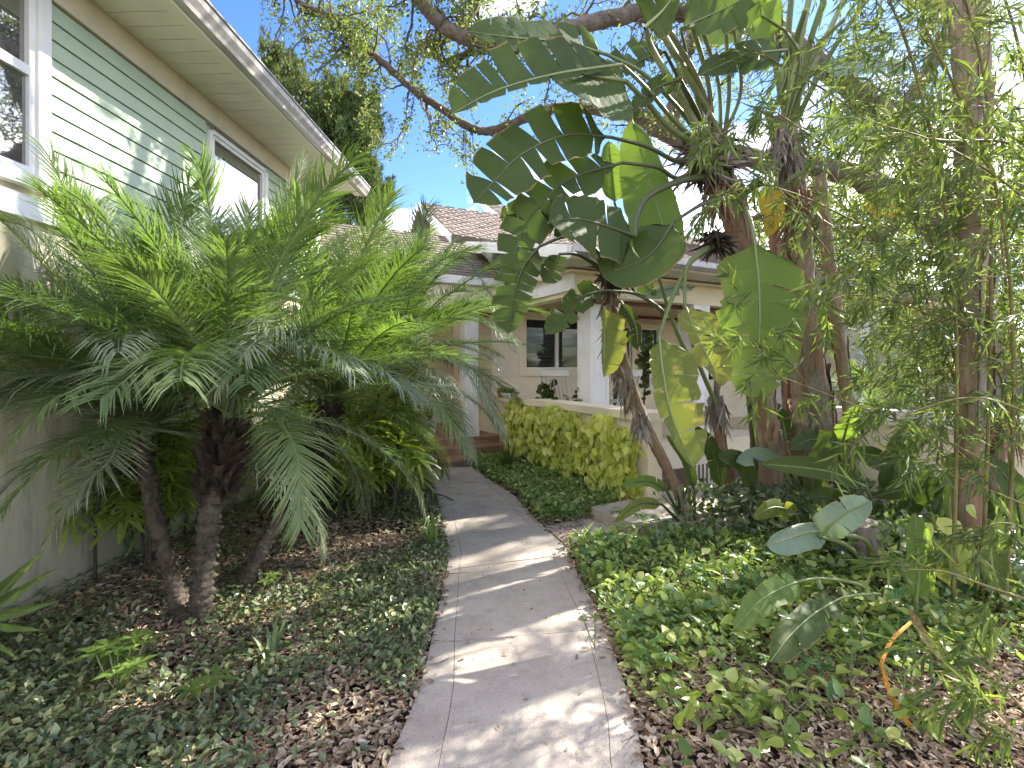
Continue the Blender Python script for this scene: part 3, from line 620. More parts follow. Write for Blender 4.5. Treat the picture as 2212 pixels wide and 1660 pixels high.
# ------------------------------------------------------------------ pygmy date palms
RIB_V = np.array([(0, .35, 0), (0, -.35, 0), (.22, .5, .03), (.22, -.5, .03), (.62, .36, -.01), (.62, -.36, -.01), (1, .03, -.16), (1, -.03, -.16)], float)
RIB_F = [(0, 1, 3, 2), (2, 3, 5, 4), (4, 5, 7, 6)]
def frond_mb(pts, n=88, L=.29, w=.0085, vee=.35, droop=1.0, start=.16, rr=.010, up=Z, var=.5):
    pts = smooth_pts(pts, 40); m = MB(); T = np.gradient(pts, axis=0); T /= np.linalg.norm(T, axis=1)[:, None]
    m.tube(pts, np.linspace(rr, rr * .25, 40), 5, cap=False, var=.95)
    for sgn in (1, -1):
        t = start + (1 - start) * (np.arange(n) + rng.random(n) * .5) / n; t = np.clip(t, 0, .998)
        x = t * 39; i = np.clip(x.astype(int), 0, 38); f = (x - i)[:, None]
        p = pts[i] * (1 - f) + pts[i + 1] * f; tt = T[i]; S = np.cross(tt, up) * sgn; S /= np.linalg.norm(S, axis=1)[:, None] + 1e-9; N = np.cross(S, tt) * sgn
        tl = (t - start) / (1 - start)
        a = np.radians(68 - 42 * tl + rng.normal(0, 5, n)); v = vee + rng.normal(0, .13, n)
        D = tt * np.cos(a)[:, None] + (S * np.cos(v)[:, None] + N * np.sin(v)[:, None]) * np.sin(a)[:, None]
        D[:, 2] -= .16 * droop * rng.random(n)
        ln = L * (np.sin(math.pi * (.13 + .77 * tl)) ** .65) * (.85 + .3 * rng.random(n))
        Y = np.cross(N, D); 
        m.scatter(RIB_V * (1, 1, droop), RIB_F, rotm(D, Y), p, np.stack([ln, np.full(n, w), ln], -1), np.clip(var + rng.normal(0, .18, n), 0, 1))
    return m
def arch(Lr, bend, s=0.0, n=9):
    """rachis in the xz plane starting along +x and bending down"""
    x = 0; z = 0; y = 0; out_ = [(0, 0, 0)]; a = .05
    for i in range(n):
        st = Lr / n; a -= bend / n * (0.5 + i / n); x += st * math.cos(a); z += st * math.sin(a); y += st * s * (i / n); out_.append((x, y, z))
    return np.array(out_)
frond_meshes = []
for k_, (Lr, bend) in enumerate([(1.35, .30), (1.5, .6), (1.5, .95), (1.4, 1.35), (1.55, .8), (1.3, .5)]):
    frond_meshes.append((frond_mb(arch(Lr, bend, random.uniform(-.12, .12)), droop=.9 + bend * .5, vee=.42 - bend * .12).mesh('frond', M['palm_leaf' if k_ % 3 else 'palm_blue']), bend))
def ring_trunk(pts, r0, r1, n=14, m_=90):
    m = MB(); p = smooth_pts(pts, m_); s = np.linspace(0, 1, m_); L = np.sum(np.linalg.norm(np.diff(p, axis=0), axis=1))
    rad = (r0 + (r1 - r0) * s) * (1 + .30 * (((s * L / .05) % 1) - .5)) * (1 + .5 * np.exp(-s * 14))
    m.tube(p, rad, n, wob=.16)
    # old leaf scars
    k = int(L / .03) * 4; t = rng.random(k); i = (t * (m_ - 2)).astype(int); T = p[i + 1] - p[i]; T /= np.linalg.norm(T, axis=1)[:, None]
    d = rdir(k); d -= T * np.sum(d * T, 1)[:, None]; d /= np.linalg.norm(d, axis=1)[:, None]
    m.scatter([(-.3, -1, 0), (-.3, 1, 0), (.6, 0, .0), (.0, 0, .9)], [(0, 1, 3), (1, 2, 3), (2, 0, 3)], rotm(T, np.cross(d, T)), p[i] + d * rad[i][:, None] * .93, np.full((k, 3), 1) * (.03, .026, .030), rng.random(k))
    return m, p
def palm(name, label, trunk, r0, r1, crown_n, heroes=(), boots=False, az0=0, fl=1.0, lo=-25, group='feathery date palms beside the green house', rachis=None, mat=None):
    t = thing(name, label, 'palm', tuple(trunk[0]), group)
    m, p = ring_trunk(trunk, r0, r1); m.build('trunk', M['palm_bark'], t, smooth=True); top = p[-1]; Tt = p[-1] - p[-6]; Tt /= np.linalg.norm(Tt)
    if boots:
        m = MB(); k = 300; s = rng.random(k) ** .8; i = (len(p) * (1 - .42 * s)).astype(int) - 1; d = rdir(k); d[:, 2] *= .2; d /= np.linalg.norm(d, axis=1)[:, None]
        X = Tt + d * .7 + rng.normal(0, .2, (k, 3))
        m.scatter(RIB_V * (1, 1, -1), RIB_F, rotm(X, rdir(k)), p[i] + d * r1 * .9, np.stack([.09 + .09 * rng.random(k), .03 + .03 * rng.random(k), np.full(k, .1)], -1), rng.random(k))
        k = 500; i = (len(p) * (1 - .4 * rng.random(k))).astype(int) - 1; d = rdir(k); d[:, 2] *= .3
        m.scatter(RIB_V, RIB_F, rotm(d + Tt * rng.normal(0, .8, (k, 1)), rdir(k)), p[i] + d * r1 * .8, np.stack([.05 + .13 * rng.random(k), .004 + .004 * rng.random(k), np.full(k, .1)], -1), rng.random(k))
        m.build('leaf_base_fibre', M['palm_fibre'], t, kind='stuff')
    # sheathing bases of the green leaves
    m = MB()
    for q in range(12):
        d = rdir(1)[0]; d[2] = 0; d /= np.linalg.norm(d); m.tube([top - Tt * .1 + d * r1 * .6, top + d * .03 + Tt * .12, top + d * .09 + Tt * .3], (.022, .017, .01), 5)
    m.build('crown_shaft', M['petiole'], t, kind='stuff')
    for q in range(crown_n):
        f = q / max(1, crown_n - 1); az = az0 + q * 2.39996 + random.uniform(-.25, .25); el = math.radians(84 - (84 - lo) * f ** 1.1) + random.uniform(-.1, .1)
        if f > .45 and math.sin(az) < .25 and math.sin(el) < .45: el = math.radians(random.uniform(25, 50))
        ideal = .35 + .95 * f; me, bd = min(frond_meshes, key=lambda x: abs(x[1] - ideal) + random.random() * .5)
        s = fl * random.uniform(.85, 1.12)
        Mx = Matrix.Translation(Vector(top + Tt * .06)) @ Matrix.Rotation(az, 4, 'Z') @ Matrix.Rotation(-el, 4, 'Y') @ Matrix.Rotation(random.uniform(-.35, .35), 4, 'X') @ Matrix.Scale(s, 4)
        link('frond', me, t, Mx)
    for h in heroes:
        pts, n, L, mt, vr = h; link('frond', frond_mb([top + Tt * .03] + [P(*q) for q in pts], int(n * 1.4), L * 1.06, .0088, .25, 1.0, var=vr, start=.2).mesh('frond', M[mt]), t)
    return t
palm('date_palm', 'middle date palm of the clump, with a thick trunk shaggy with black fibre', [P(432, 1345, 2.90), P(440, 1240, 2.92), P(452, 1120, 2.95), P(484, 985, 2.96), P(496, 915, 2.98)], .052, .068, 40, [
    ([(455, 820, 2.9), (370, 690, 2.85), (262, 520, 2.75), (165, 425, 2.6)], 70, .30, 'palm_leaf', .75),
    ([(450, 790, 2.7), (395, 700, 2.5), (330, 620, 2.3), (265, 575, 2.15)], 64, .27, 'palm_leaf', .8),
    ([(485, 770, 3.0), (468, 610, 3.05), (455, 470, 3.1), (430, 350, 3.0)], 70, .30, 'palm_leaf', .3),
    ([(520, 840, 2.9), (570, 690, 2.85), (630, 560, 2.9), (700, 490, 2.9)], 66, .30, 'palm_leaf', .35),
    ([(515, 760, 3.2), (560, 600, 3.3), (610, 470, 3.4), (655, 352, 3.4)], 66, .27, 'palm_blue', .4),
    ([(575, 895, 2.6), (620, 935, 2.4), (645, 1010, 2.3), (650, 1140, 2.25)], 60, .24, 'palm_leaf', .6),
    ([(440, 850, 2.8), (330, 740, 2.6), (180, 690, 2.4), (20, 760, 2.2)], 66, .27, 'palm_leaf', .4),
    ([(520, 790, 2.6), (555, 755, 2.3), (545, 745, 2.1), (470, 840, 1.95)], 46, .20, 'palm_blue', .7),
    ([(590, 830, 2.8), (700, 800, 2.7), (800, 790, 2.6), (900, 860, 2.5)], 60, .26, 'palm_blue', .5),
    ([(520, 800, 3.3), (610, 650, 3.5), (700, 580, 3.7), (800, 560, 3.8)], 60, .27, 'palm_leaf', .5)], boots=True, az0=.4, lo=-12, fl=1.06)
palm('date_palm', 'left date palm of the clump, with a thin ringed trunk leaning left', [P(397, 1340, 2.92), P(372, 1250, 3.0), P(338, 1130, 3.1), P(318, 1020, 3.15), P(306, 945, 3.18)], .046, .046, 46, [
    ([(230, 830, 3.0), (130, 720, 2.8), (50, 640, 2.6), (-60, 600, 2.4)], 66, .27, 'palm_blue', .4),
    ([(230, 760, 3.2), (150, 600, 3.3), (60, 470, 3.3), (-40, 400, 3.2)], 66, .27, 'palm_blue', .6),
    ([(240, 900, 2.8), (150, 880, 2.6), (50, 880, 2.4), (-60, 890, 2.3)], 60, .25, 'palm_blue', .4),
    ([(255, 800, 3.0), (170, 620, 2.9), (70, 500, 2.8), (-30, 470, 2.7)], 64, .26, 'palm_blue', .8),
    ([(280, 900, 2.8), (240, 990, 2.55), (170, 1060, 2.4), (90, 1180, 2.3)], 56, .22, 'palm_blue', .6),
    ([(270, 860, 2.6), (200, 840, 2.3), (110, 870, 2.1), (20, 960, 2.0)], 60, .22, 'palm_leaf', .6),
    ([(220, 800, 2.9), (140, 700, 2.6), (40, 640, 2.4), (-60, 650, 2.2)], 60, .25, 'palm_blue', .7),
    ([(250, 880, 3.2), (170, 790, 3.2), (80, 760, 3.2), (-30, 800, 3.1)], 60, .25, 'palm_leaf', .5),
    ([(260, 920, 2.9), (170, 940, 2.7), (70, 1000, 2.6), (-20, 1090, 2.5)], 60, .25, 'palm_blue', .5),
    ([(250, 800, 3.3), (180, 660, 3.3), (90, 560, 3.3), (0, 520, 3.2)], 60, .26, 'palm_leaf', .7),
    ([(270, 900, 2.7), (230, 930, 2.5), (110, 990, 2.2), (-10, 1120, 2.1)], 66, .23, 'palm_leaf', .65),
    ([(260, 700, 3.3), (210, 540, 3.4), (200, 440, 3.5), (130, 360, 3.5)], 60, .25, 'palm_leaf', .4)], az0=1.1, lo=-22, fl=1.12)
palm('date_palm', 'right date palm of the clump, its trunk slanting up to the right', [P(522, 1275, 3.30), P(565, 1190, 3.42), P(628, 1090, 3.6), P(690, 980, 3.8), P(712, 880, 3.9)], .048, .05, 34, [
    ([(740, 760, 3.9), (790, 640, 3.95), (815, 530, 4.0), (830, 430, 3.9)], 62, .30, 'palm_leaf', .8),
    ([(770, 770, 3.8), (870, 640, 3.7), (960, 560, 3.6), (1035, 535, 3.5)], 66, .26, 'palm_blue', .25),
    ([(790, 780, 3.7), (900, 720, 3.6), (1010, 690, 3.5), (1110, 735, 3.4)], 62, .26, 'palm_leaf', .2),
    ([(780, 840, 3.5), (870, 780, 3.2), (990, 790, 3.0), (1085, 930, 2.9)], 66, .26, 'palm_blue', .4),
    ([(760, 860, 3.4), (840, 830, 3.0), (930, 860, 2.8), (1000, 960, 2.7)], 60, .22, 'palm_leaf', .35)], boots=True, az0=2.0, lo=-15, fl=1.08)
palm('date_palm', 'date palm farther back, closest to the entry steps, its trunk hidden by fronds', [G(838, 1075), P(842, 990, 5.6), P(848, 880, 5.5), P(856, 780, 5.4)], .06, .06, 34, [
    ([(880, 700, 5.2), (940, 600, 5.0), (1000, 560, 4.8), (1062, 640, 4.7)], 62, .26, 'palm_leaf', .4),
    ([(890, 745, 5.1), (970, 690, 4.9), (1045, 690, 4.7), (1115, 765, 4.6)], 62, .26, 'palm_blue', .5),
    ([(885, 780, 5.0), (970, 770, 4.8), (1040, 820, 4.6), (1085, 945, 4.5)], 62, .26, 'palm_leaf', .5),
    ([(880, 790, 4.9), (940, 830, 4.6), (995, 900, 4.5), (1020, 990, 4.4)], 56, .24, 'palm_blue', .6),
    ([(880, 730, 5.0), (960, 640, 4.7), (1040, 640, 4.5), (1100, 720, 4.4)], 56, .24, 'palm_leaf', .3)], az0=.8, lo=-30, fl=1.12)
# lady palms: canes with fan leaves
def fan_mesh(nf, L, w, spread, mat):
    m = MB(); a = np.linspace(-spread, spread, nf) + rng.normal(0, .05, nf)
    X = np.stack([np.cos(a), np.sin(a), np.full(nf, -.05)], -1); ln = L * (1 - .25 * (np.abs(a) / spread) ** 2) * (.9 + .2 * rng.random(nf))
    tv = np.array([(0, .12, 0), (0, -.12, 0), (.3, .45, .03), (.3, -.45, .03), (.75, .5, -.05), (.75, -.5, -.05), (.98, .22, -.14), (1.0, -.22, -.14)])
    m.scatter(tv, RIB_F, rotm(X, np.cross(np.array((0, 0, 1.0)), X)), np.zeros((nf, 3)), np.stack([ln, np.full(nf, w), ln * 1.3], -1), rng.random(nf))
    m.tube([(-.22, 0, -.05), (-.1, 0, -.01), (0, 0, 0)], .0035, 4, cap=False, var=.9); return m.mesh('fan_leaf', mat)
fans = [fan_mesh(7, .26, .030, 1.7, M['fan_leaf']), fan_mesh(9, .24, .024, 2.0, M['fan_leaf']), fan_mesh(6, .28, .034, 1.4, M['fan_leaf'])]
def lady_palm(label, spots, nl, hts, size=1.0, group='lady palms under the date palms'):
    t = thing('lady_palm', label, 'palm', tuple(spots[0]), group); cnt = 0
    for (x, y, _), h in zip(spots, hts):
        tip = np.array((x + random.uniform(-.12, .12), y + random.uniform(-.1, .1), h)); b0 = np.array((x, y, -.03)); md = (b0 + tip) / 2 + np.array((random.uniform(-.05, .05), random.uniform(-.03, .03), 0))
        m = MB(); m.tube(smooth_pts([b0, md, tip], 12), .009, 6, wob=.3); m.build('cane', M['cane'], t)
        for q in range(nl):
            f = 1 - .55 * (q / nl); p = b0 + (tip - b0) * f; az = q * 2.4 + random.random(); el = random.uniform(-.5, .8)
            R = Matrix.Rotation(az, 4, 'Z') @ Matrix.Rotation(-el, 4, 'Y') @ Matrix.Rotation(random.uniform(-.5, .5), 4, 'X')
            off = R @ Vector((.22 * size, 0, 0)); link('fan_leaf', fans[random.randrange(3)], t, Matrix.Translation(Vector(p) + off) @ R @ Matrix.Scale(size * random.uniform(.8, 1.15), 4))
    return t
def spots(u0, u1, d0, d1, n): return [np.array(((random.uniform(u0, u1) - CU) / FV * (d := random.uniform(d0, d1)), d, 0)) for _ in range(n)]
lady_palm('lady palm cluster of dark canes against the stained white wall', spots(150, 345, 3.45, 3.9, 14), 9, [random.uniform(.6, 1.1) for _ in range(14)], .9)
lady_palm('lady palm leaves between the left and middle date palm trunks', spots(345, 470, 4.0, 4.6, 8), 8, [random.uniform(.55, 1.1) for _ in range(8)], 1.0)
lady_palm('large bright lady palm clump by the bend of the path, left of the steps', spots(710, 862, 4.7, 5.8, 22), 11, [random.uniform(.45, 1.3) for _ in range(22)], 1.15)
lady_palm('lady palm clump behind the right date palm trunk', spots(600, 740, 4.4, 5.4, 10), 9, [random.uniform(.6, 1.4) for _ in range(10)], 1.05)
lady_palm('lady palm nearest the entry steps', spots(810, 868, 6.2, 6.9, 7), 9, [random.uniform(.5, 1.15) for _ in range(7)], 1.1)
# ------------------------------------------------------------------ paddle leaves
def prof_paddle(t):
    t = np.clip(t, 0, 1); return np.clip(t / .14, 0, 1) ** .5 * np.clip(1 - (np.clip(t - .45, 0, 1) / .55) ** 2.2, 0, 1) ** .6 * .95
def paddle(parent, mid, wa, wb, mat='blade', nseg=6, tear=.12, fold=.25, flap=.25, name='leaf', petiole=None, pmat='petiole', N0=(0, -1, .25), pr=.014, var=.5, label=None, sagk=.0, curl=0):
    """mid: (u,v,d) points from base to tip; wa/wb: half widths in metres on the two sides of the midrib"""
    pts = smooth_pts([P(*q) for q in mid], 41); T = np.gradient(pts, axis=0); T /= np.linalg.norm(T, axis=1)[:, None]
    N0 = np.asarray(N0, float); A = np.cross(T, N0); A /= np.linalg.norm(A, axis=1)[:, None]; N = np.cross(A, T)
    L = np.sum(np.linalg.norm(np.diff(pts, axis=0), axis=1)); m = MB(); g_ = 1.18 if pts[0][2] > 2.3 else 1.0; wa *= g_; wb *= g_
    for side, w in ((1, wa), (-1, wb)):
        if w <= 0: continue
        ns = max(1, nseg + random.randint(-1, 2)) if nseg > 1 else 1; cuts = np.sort(np.concatenate([[0, 1], (np.arange(1, ns) + rng.uniform(-.35, .35, ns - 1)) / ns]))
        for s in range(ns):
            t0, t1 = cuts[s], cuts[s + 1]; na = max(3, int((t1 - t0) * 26)); nb = 6; phi = fold + rng.normal(0, flap * .9); gp = tear * rng.uniform(.3, 1.4) if ns > 1 else 0
            edge = 1 - (rng.random() * .12 if ns > 1 else 0); dr = sagk + abs(rng.normal(0, flap * .5)); V = []; UV = []
            for b_ in np.linspace(0, 1, nb):
                for a_ in np.linspace(0, 1, na):
                    tb = t0 + (t1 - t0) * a_; te = t0 + (t1 - t0) * (.5 + (a_ - .5) * (1 - gp * 2.0 * b_ ** 1.3)) + .05 * b_ * (1 - tb)
                    te = min(1, te); x = te * 40; i = min(39, int(x)); f = x - i; p = pts[i] * (1 - f) + pts[i + 1] * f
                    ww = w * prof_paddle(np.array(min(1, max(0, tb)))) * b_ * edge
                    rag = 1 + (.02 * math.sin(a_ * 37 + s * 3) + (.05 * math.sin(a_ * 91 + s * 7) if ns > 1 else 0)) * b_ ** 3
                    q = p + side * A[i] * ww * rag * math.cos(phi * b_) + N[i] * ww * math.sin(phi * (.4 + .6 * b_)) * (1 - curl) ; q = q + np.array((0, 0, -1)) * dr * ww * b_
                    q = q + N[i] * .004 * math.sin(te * 60 + b_ * 3)
                    V.append(q); UV.append((te * L * 1.0, b_))
            F = [(b_ * na + a_, b_ * na + a_ + 1, (b_ + 1) * na + a_ + 1, (b_ + 1) * na + a_) for b_ in range(nb - 1) for a_ in range(na - 1)]
            m.add(V, F, float(np.clip(var + rng.normal(0, .12), 0, 1)), UV)
    lf_ = m.build(name, M[mat], parent, smooth=True, label=label)
    r = MB(); r.tube(pts, np.linspace(pr * .8, .002, 41), 6, cap=False, var=.7); L0 = -Vector(lf_.location)
    o = bpy.data.objects.new('midrib', r.mesh('midrib', M[pmat], True)); col.objects.link(o); o.parent = lf_
    if petiole is not None:
        pp = smooth_pts([P(*q) for q in petiole] + [pts[0]], 24); q = MB(); q.tube(pp, np.linspace(pr * 1.5, pr * .8, 24), 8, cap=False, var=.5)
        o = bpy.data.objects.new('leaf_stalk', q.mesh('leaf_stalk', M[pmat], True)); col.objects.link(o); o.parent = lf_
    return lf_
def sheath_trunk(parent, pts, r0, r1, mat='sheath', rings=True, nsh=10, wob=.12):
    p = smooth_pts(pts, 60); s = np.linspace(0, 1, 60); L = np.sum(np.linalg.norm(np.diff(p, axis=0), axis=1)); m = MB()
    rad = (r0 + (r1 - r0) * s) * (1 + (.15 * (((s * L / .13) % 1) - .5) if rings else 0)); m.tube(p, rad, 16, wob=wob); m.build('trunk', M[mat], parent, smooth=True)
    for q in range(nsh):
        i0 = random.randint(2, 44); ln = random.randint(8, 15); i1 = min(59, i0 + ln); a0 = random.uniform(0, 6.28); w = random.uniform(.5, 1.1); V = []; k = i1 - i0 + 1
        sd_ = 1 if q % 2 else -1
        for jx, i in enumerate(range(i0, i1 + 1)):
            T = p[min(59, i + 1)] - p[i - 1]; T /= np.linalg.norm(T); A = np.cross(T, (0.3, 1, .1)); A /= np.linalg.norm(A); B = np.cross(T, A); f = jx / k
            lift = 1.06 + .55 * f ** 3; ww = w * (1 - .75 * f)
            for c in (-1, -.33, .33, 1):
                an = a0 + c * ww + sd_ * f * .5; V.append(p[i] + (A * math.cos(an) + B * math.sin(an)) * rad[i] * lift)
        F = [(r * 4 + c, r * 4 + c + 1, r * 4 + c + 5, r * 4 + c + 4) for r in range(k - 1) for c in range(3)]
        x = MB(); x.add(V, F); x.add([v * 1 for v in V], [f_[::-1] for f_ in F]) if False else None
        x.build('leaf_sheath', M[random.choice([mat, mat, 'sheath_grey', 'sheath_rust'])], parent, smooth=True)
    return p
def dry_tuft(parent, c, n, r, L, down=.7, mat='sheath_grey', w=.022):
    m = MB(); d = rdir(n) * (.75 if down < 1 else .4); d[:, 2] -= down * .8; pos = np.asarray(c) + rdir(n) * r * rng.random((n, 1))
    m.scatter(RIB_V, RIB_F, rotm(d, rdir(n)), pos, np.stack([L * (.4 + rng.random(n)), w * (.3 + 1.5 * rng.random(n)), L * (.5 + rng.random(n))], -1), rng.random(n)); m.build('dry_fibre', M[mat], parent, kind='stuff')
TG = 'tall paddle-leaved plants right of the path'
# leaning shaggy trunk at the left of the group
t1 = thing('bird_of_paradise_plant', 'leaning paddle-leaved plant with a shaggy dry trunk in front of the white column', 'plant', tuple(G(1500, 1150)), TG)
sheath_trunk(t1, [G(1500, 1145), P(1455, 1040, 4.5), P(1407, 945, 4.35), P(1368, 850, 4.25), P(1336, 740, 4.2), P(1318, 640, 4.2), P(1325, 575, 4.2)], .045, .055, 'sheath', True, 12)
dry_tuft(t1, P(1325, 590, 4.15), 170, .10, .17, .5, 'palm_fibre', .03)
for u_, v_, mt_ in [(1316, 640, 'sheath'), (1318, 680, 'sheath_rust'), (1325, 720, 'sheath_grey'), (1334, 765, 'sheath'), (1345, 805, 'sheath_grey'), (1362, 850, 'sheath'), (1385, 900, 'sheath_grey')]: dry_tuft(t1, P(u_, v_, 4.17), 70, .055, .20, 1.3, mt_, .03)
paddle(t1, [(1165, 533, 3.9), (1130, 580, 3.8), (1107, 655, 3.7), (1097, 722, 3.65)], .17, .13, nseg=7, petiole=[(1318, 590, 4.2), (1282, 535, 4.1), (1225, 512, 4.0)], fold=.15, pmat='petiole_dark', var=.3)
paddle(t1, [(1209, 549, 3.9), (1195, 582, 3.85), (1172, 610, 3.8)], .09, .10, nseg=3, petiole=[(1315, 595, 4.2), (1275, 565, 4.1), (1243, 549, 4.0)], pmat='petiole_dark', var=.3)
paddle(t1, [(1308, 628, 3.8), (1262, 640, 3.7), (1222, 680, 3.6), (1176, 724, 3.5)], .13, .10, nseg=5, petiole=[(1440, 690, 4.0), (1425, 668, 3.95), (1375, 636, 3.9)], var=.7, pmat='petiole_dark')
paddle(t1, [(1305, 662, 3.95), (1306, 730, 3.9), (1304, 815, 3.85)], .03, .19, 'blade_olive', nseg=4, tear=.03, fold=.1, var=.55, flap=.1)
paddle(t1, [(1336, 590, 4.1), (1385, 558, 4.0), (1450, 585, 3.9)], .07, .10, 'blade_blue', nseg=3, tear=.05, var=.5)
paddle(t1, [(1330, 610, 4.1), (1372, 600, 4.0), (1418, 640, 3.9)], .09, .08, 'blade', nseg=4, var=.5)
paddle(t1, [(1340, 650, 4.1), (1372, 700, 4.1), (1378, 760, 4.1)], .10, .05, 'blade', nseg=3, var=.4)
# the high crown
t2 = thing('bird_of_paradise_plant', 'tallest paddle-leaved plant, its dry spiky crown holding the huge dark leaves over the roof', 'plant', tuple(G(1672, 1125)), TG)
tr2 = sheath_trunk(t2, [G(1672, 1125), P(1662, 1000, 4.7), P(1650, 880, 4.6), P(1632, 720, 4.45), P(1605, 540, 4.3), P(1575, 430, 4.2), P(1545, 350, 4.1)], .10, .105, 'sheath', True, 20)
dry_tuft(t2, P(1535, 340, 3.95), 420, .20, .22, .6, 'palm_fibre'); dry_tuft(t2, P(1530, 325, 3.9), 260, .2, .30, .6, 'sheath_grey'); dry_tuft(t2, P(1555, 400, 4.0), 160, .12, .3, 1.2, 'sheath_rust')
K = (1535, 330, 4.0)
paddle(t2, [(1310, 118, 3.3), (1215, 92, 3.15), (1110, 82, 3.0), (1010, 68, 2.9)], .17, .10, nseg=4, tear=.03, fold=.1, petiole=[K, (1470, 240, 3.8), (1390, 160, 3.5)], var=.25, flap=.12)
paddle(t2, [(1344, 140, 3.2), (1203, 160, 3.0), (1075, 195, 2.85), (975, 247, 2.75)], .24, .05, nseg=5, tear=.09, fold=.12, petiole=[K, (1460, 265, 3.7), (1400, 195, 3.4)], var=.2, flap=.12)
paddle(t2, [(1352, 176, 3.3), (1295, 168, 3.2), (1240, 158, 3.1), (1185, 165, 3.0)], .12, .32, nseg=2, tear=.03, fold=.15, petiole=[K, (1450, 280, 3.7), (1400, 225, 3.5)], var=.3, flap=.1, pr=.018)
paddle(t2, [(1320, 297, 3.3), (1225, 292, 3.15), (1130, 332, 3.0), (1070, 390, 2.95), (1022, 440, 2.9)], .21, .19, nseg=6, tear=.12, fold=.2, petiole=[K, (1470, 350, 3.8), (1400, 318, 3.5)], pmat='petiole_dark', var=.15)
paddle(t2, [(1345, 352, 3.4), (1235, 385, 3.25), (1170, 440, 3.15), (1120, 520, 3.1), (1110, 590, 3.1)], .17, .14, nseg=8, tear=.12, fold=.35, petiole=[K, (1470, 385, 3.8), (1420, 362, 3.6)], pmat='petiole_dark', var=.15)
paddle(t2, [(1420, 590, 3.7), (1432, 500, 3.7), (1405, 400, 3.7), (1366, 258, 3.7)], .22, .27, 'blade_light', nseg=1, tear=0, fold=-.15, petiole=[(1500, 800, 4.2), (1455, 700, 4.0)], var=.3, flap=.03, N0=(.25, -1, .1))
paddle(t2, [(1328, 440, 3.9), (1322, 370, 3.9), (1315, 305, 3.9)], .10, .10, 'blade_light', nseg=1, tear=0, var=.4, petiole=[(1370, 560, 4.1)])
paddle(t2, [(1372, 512, 3.3), (1318, 492, 3.2), (1250, 474, 3.1), (1185, 480, 3.0)], .19, .21, nseg=4, tear=.07, fold=.1, petiole=[(1540, 380, 3.9), (1468, 392, 3.7), (1400, 425, 3.5), (1376, 470, 3.4)], pmat='petiole_dark', var=.3, pr=.019)
paddle(t2, [(1455, 480, 3.4), (1410, 545, 3.3), (1345, 580, 3.25), (1290, 560, 3.2)], .18, .16, nseg=2, tear=.05, fold=.3, petiole=[(1580, 420, 4.0), (1520, 440, 3.7)], pmat='petiole_dark', var=.2)
paddle(t2, [(1232, 505, 3.4), (1180, 465, 3.3), (1120, 462, 3.2), (1078, 470, 3.2)], .10, .13, nseg=5, tear=.12, fold=.4, var=.2, petiole=[(1340, 500, 3.6)], pmat='petiole_dark')
paddle(t2, [(1436, 112, 3.6), (1400, 125, 3.6), (1350, 150, 3.6), (1310, 180, 3.6)], .21, .05, nseg=6, tear=.12, petiole=[K, (1490, 220, 3.8)], pmat='petiole_dark', var=.2)
paddle(t2, [(1470, 172, 3.5), (1420, 190, 3.5), (1385, 225, 3.4), (1362, 255, 3.4)], .08, .08, nseg=3, petiole=[K, (1510, 250, 3.8)], pmat='petiole_dark', var=.2)
paddle(t2, [(1395, 60, 3.3), (1440, 15, 3.2), (1490, -60, 3.0)], .16, .22, nseg=3, tear=.05, petiole=[K, (1470, 210, 3.7), (1410, 110, 3.5)], var=.25, pr=.022, pmat='stalk_pale')
paddle(t2, [(1470, 62, 3.5), (1520, 40, 3.4), (1600, 0, 3.3), (1660, -50, 3.2)], .20, .20, nseg=4, tear=.05, petiole=[K, (1500, 190, 3.8)], var=.25)
paddle(t2, [(1700, 108, 3.5), (1620, 118, 3.4), (1560, 140, 3.4), (1505, 165, 3.3)], .10, .12, nseg=3, tear=.05, petiole=[(1660, 260, 4.2), (1700, 170, 3.9)], var=.35)
for (u1, v1), (u2, v2), r_ in [((1500, 190), (1375, -20), .024), ((1510, 180), (1430, 40), .020), ((1530, 180), (1495, 55), .017), ((1552, 180), (1515, 60), .013), ((1575, 190), (1560, -10), .014), ((1600, 200), (1585, 60), .012)]:
    q = MB(); q.tube(smooth_pts([P(1540 + random.uniform(-10, 25), 310, 4.05), P(u1, v1, 3.8), P(u2, v2, 3.4)], 20), np.linspace(r_ * 1.3, r_, 20), 8); q.build('leaf_stalk', M['stalk_pale'], t2, smooth=True)
# crown of the second dry mass: hanging torn leaves
t3 = thing('bird_of_paradise_plant', 'paddle-leaved plant with long torn leaves arching down and a thin bare brown trunk', 'plant', tuple(G(1600, 1130)), TG)
sheath_trunk(t3, [G(1600, 1130), P(1580, 1040, 4.7), P(1556, 950, 4.5), P(1545, 870, 4.4)], .035, .05, 'sheath_rust', False, 6)
dry_tuft(t3, P(1545, 870, 4.35), 120, .09, .22, 1.0); dry_tuft(t3, P(1545, 515, 3.75), 160, .10, .16, .8, 'palm_fibre')
q = MB(); q.tube(smooth_pts([P(1545, 870, 4.4), P(1560, 740, 4.2), P(1572, 620, 4.0), P(1555, 520, 3.8)], 30), .03, 8, wob=.3); q.build('trunk', M['sheath_grey'], t3, smooth=True)
paddle(t3, [(1630, 517, 3.5), (1640, 620, 3.42), (1640, 740, 3.4), (1622, 862, 3.4)], .30, .30, 'blade_light', nseg=8, tear=.05, fold=.06, var=.35, flap=.08, sagk=.12, N0=(.1, -1, .05), petiole=[(1610, 450, 3.9), (1622, 480, 3.6)])
paddle(t3, [(1479, 658, 3.5), (1500, 710, 3.4), (1530, 775, 3.35), (1562, 835, 3.3)], .10, .20, 'blade_olive', nseg=4, tear=.04, fold=.2, var=.3, petiole=[(1548, 530, 3.75), (1510, 545, 3.7), (1482, 585, 3.6)], pmat='petiole', label='torn olive leaf with a rusty brown tip')
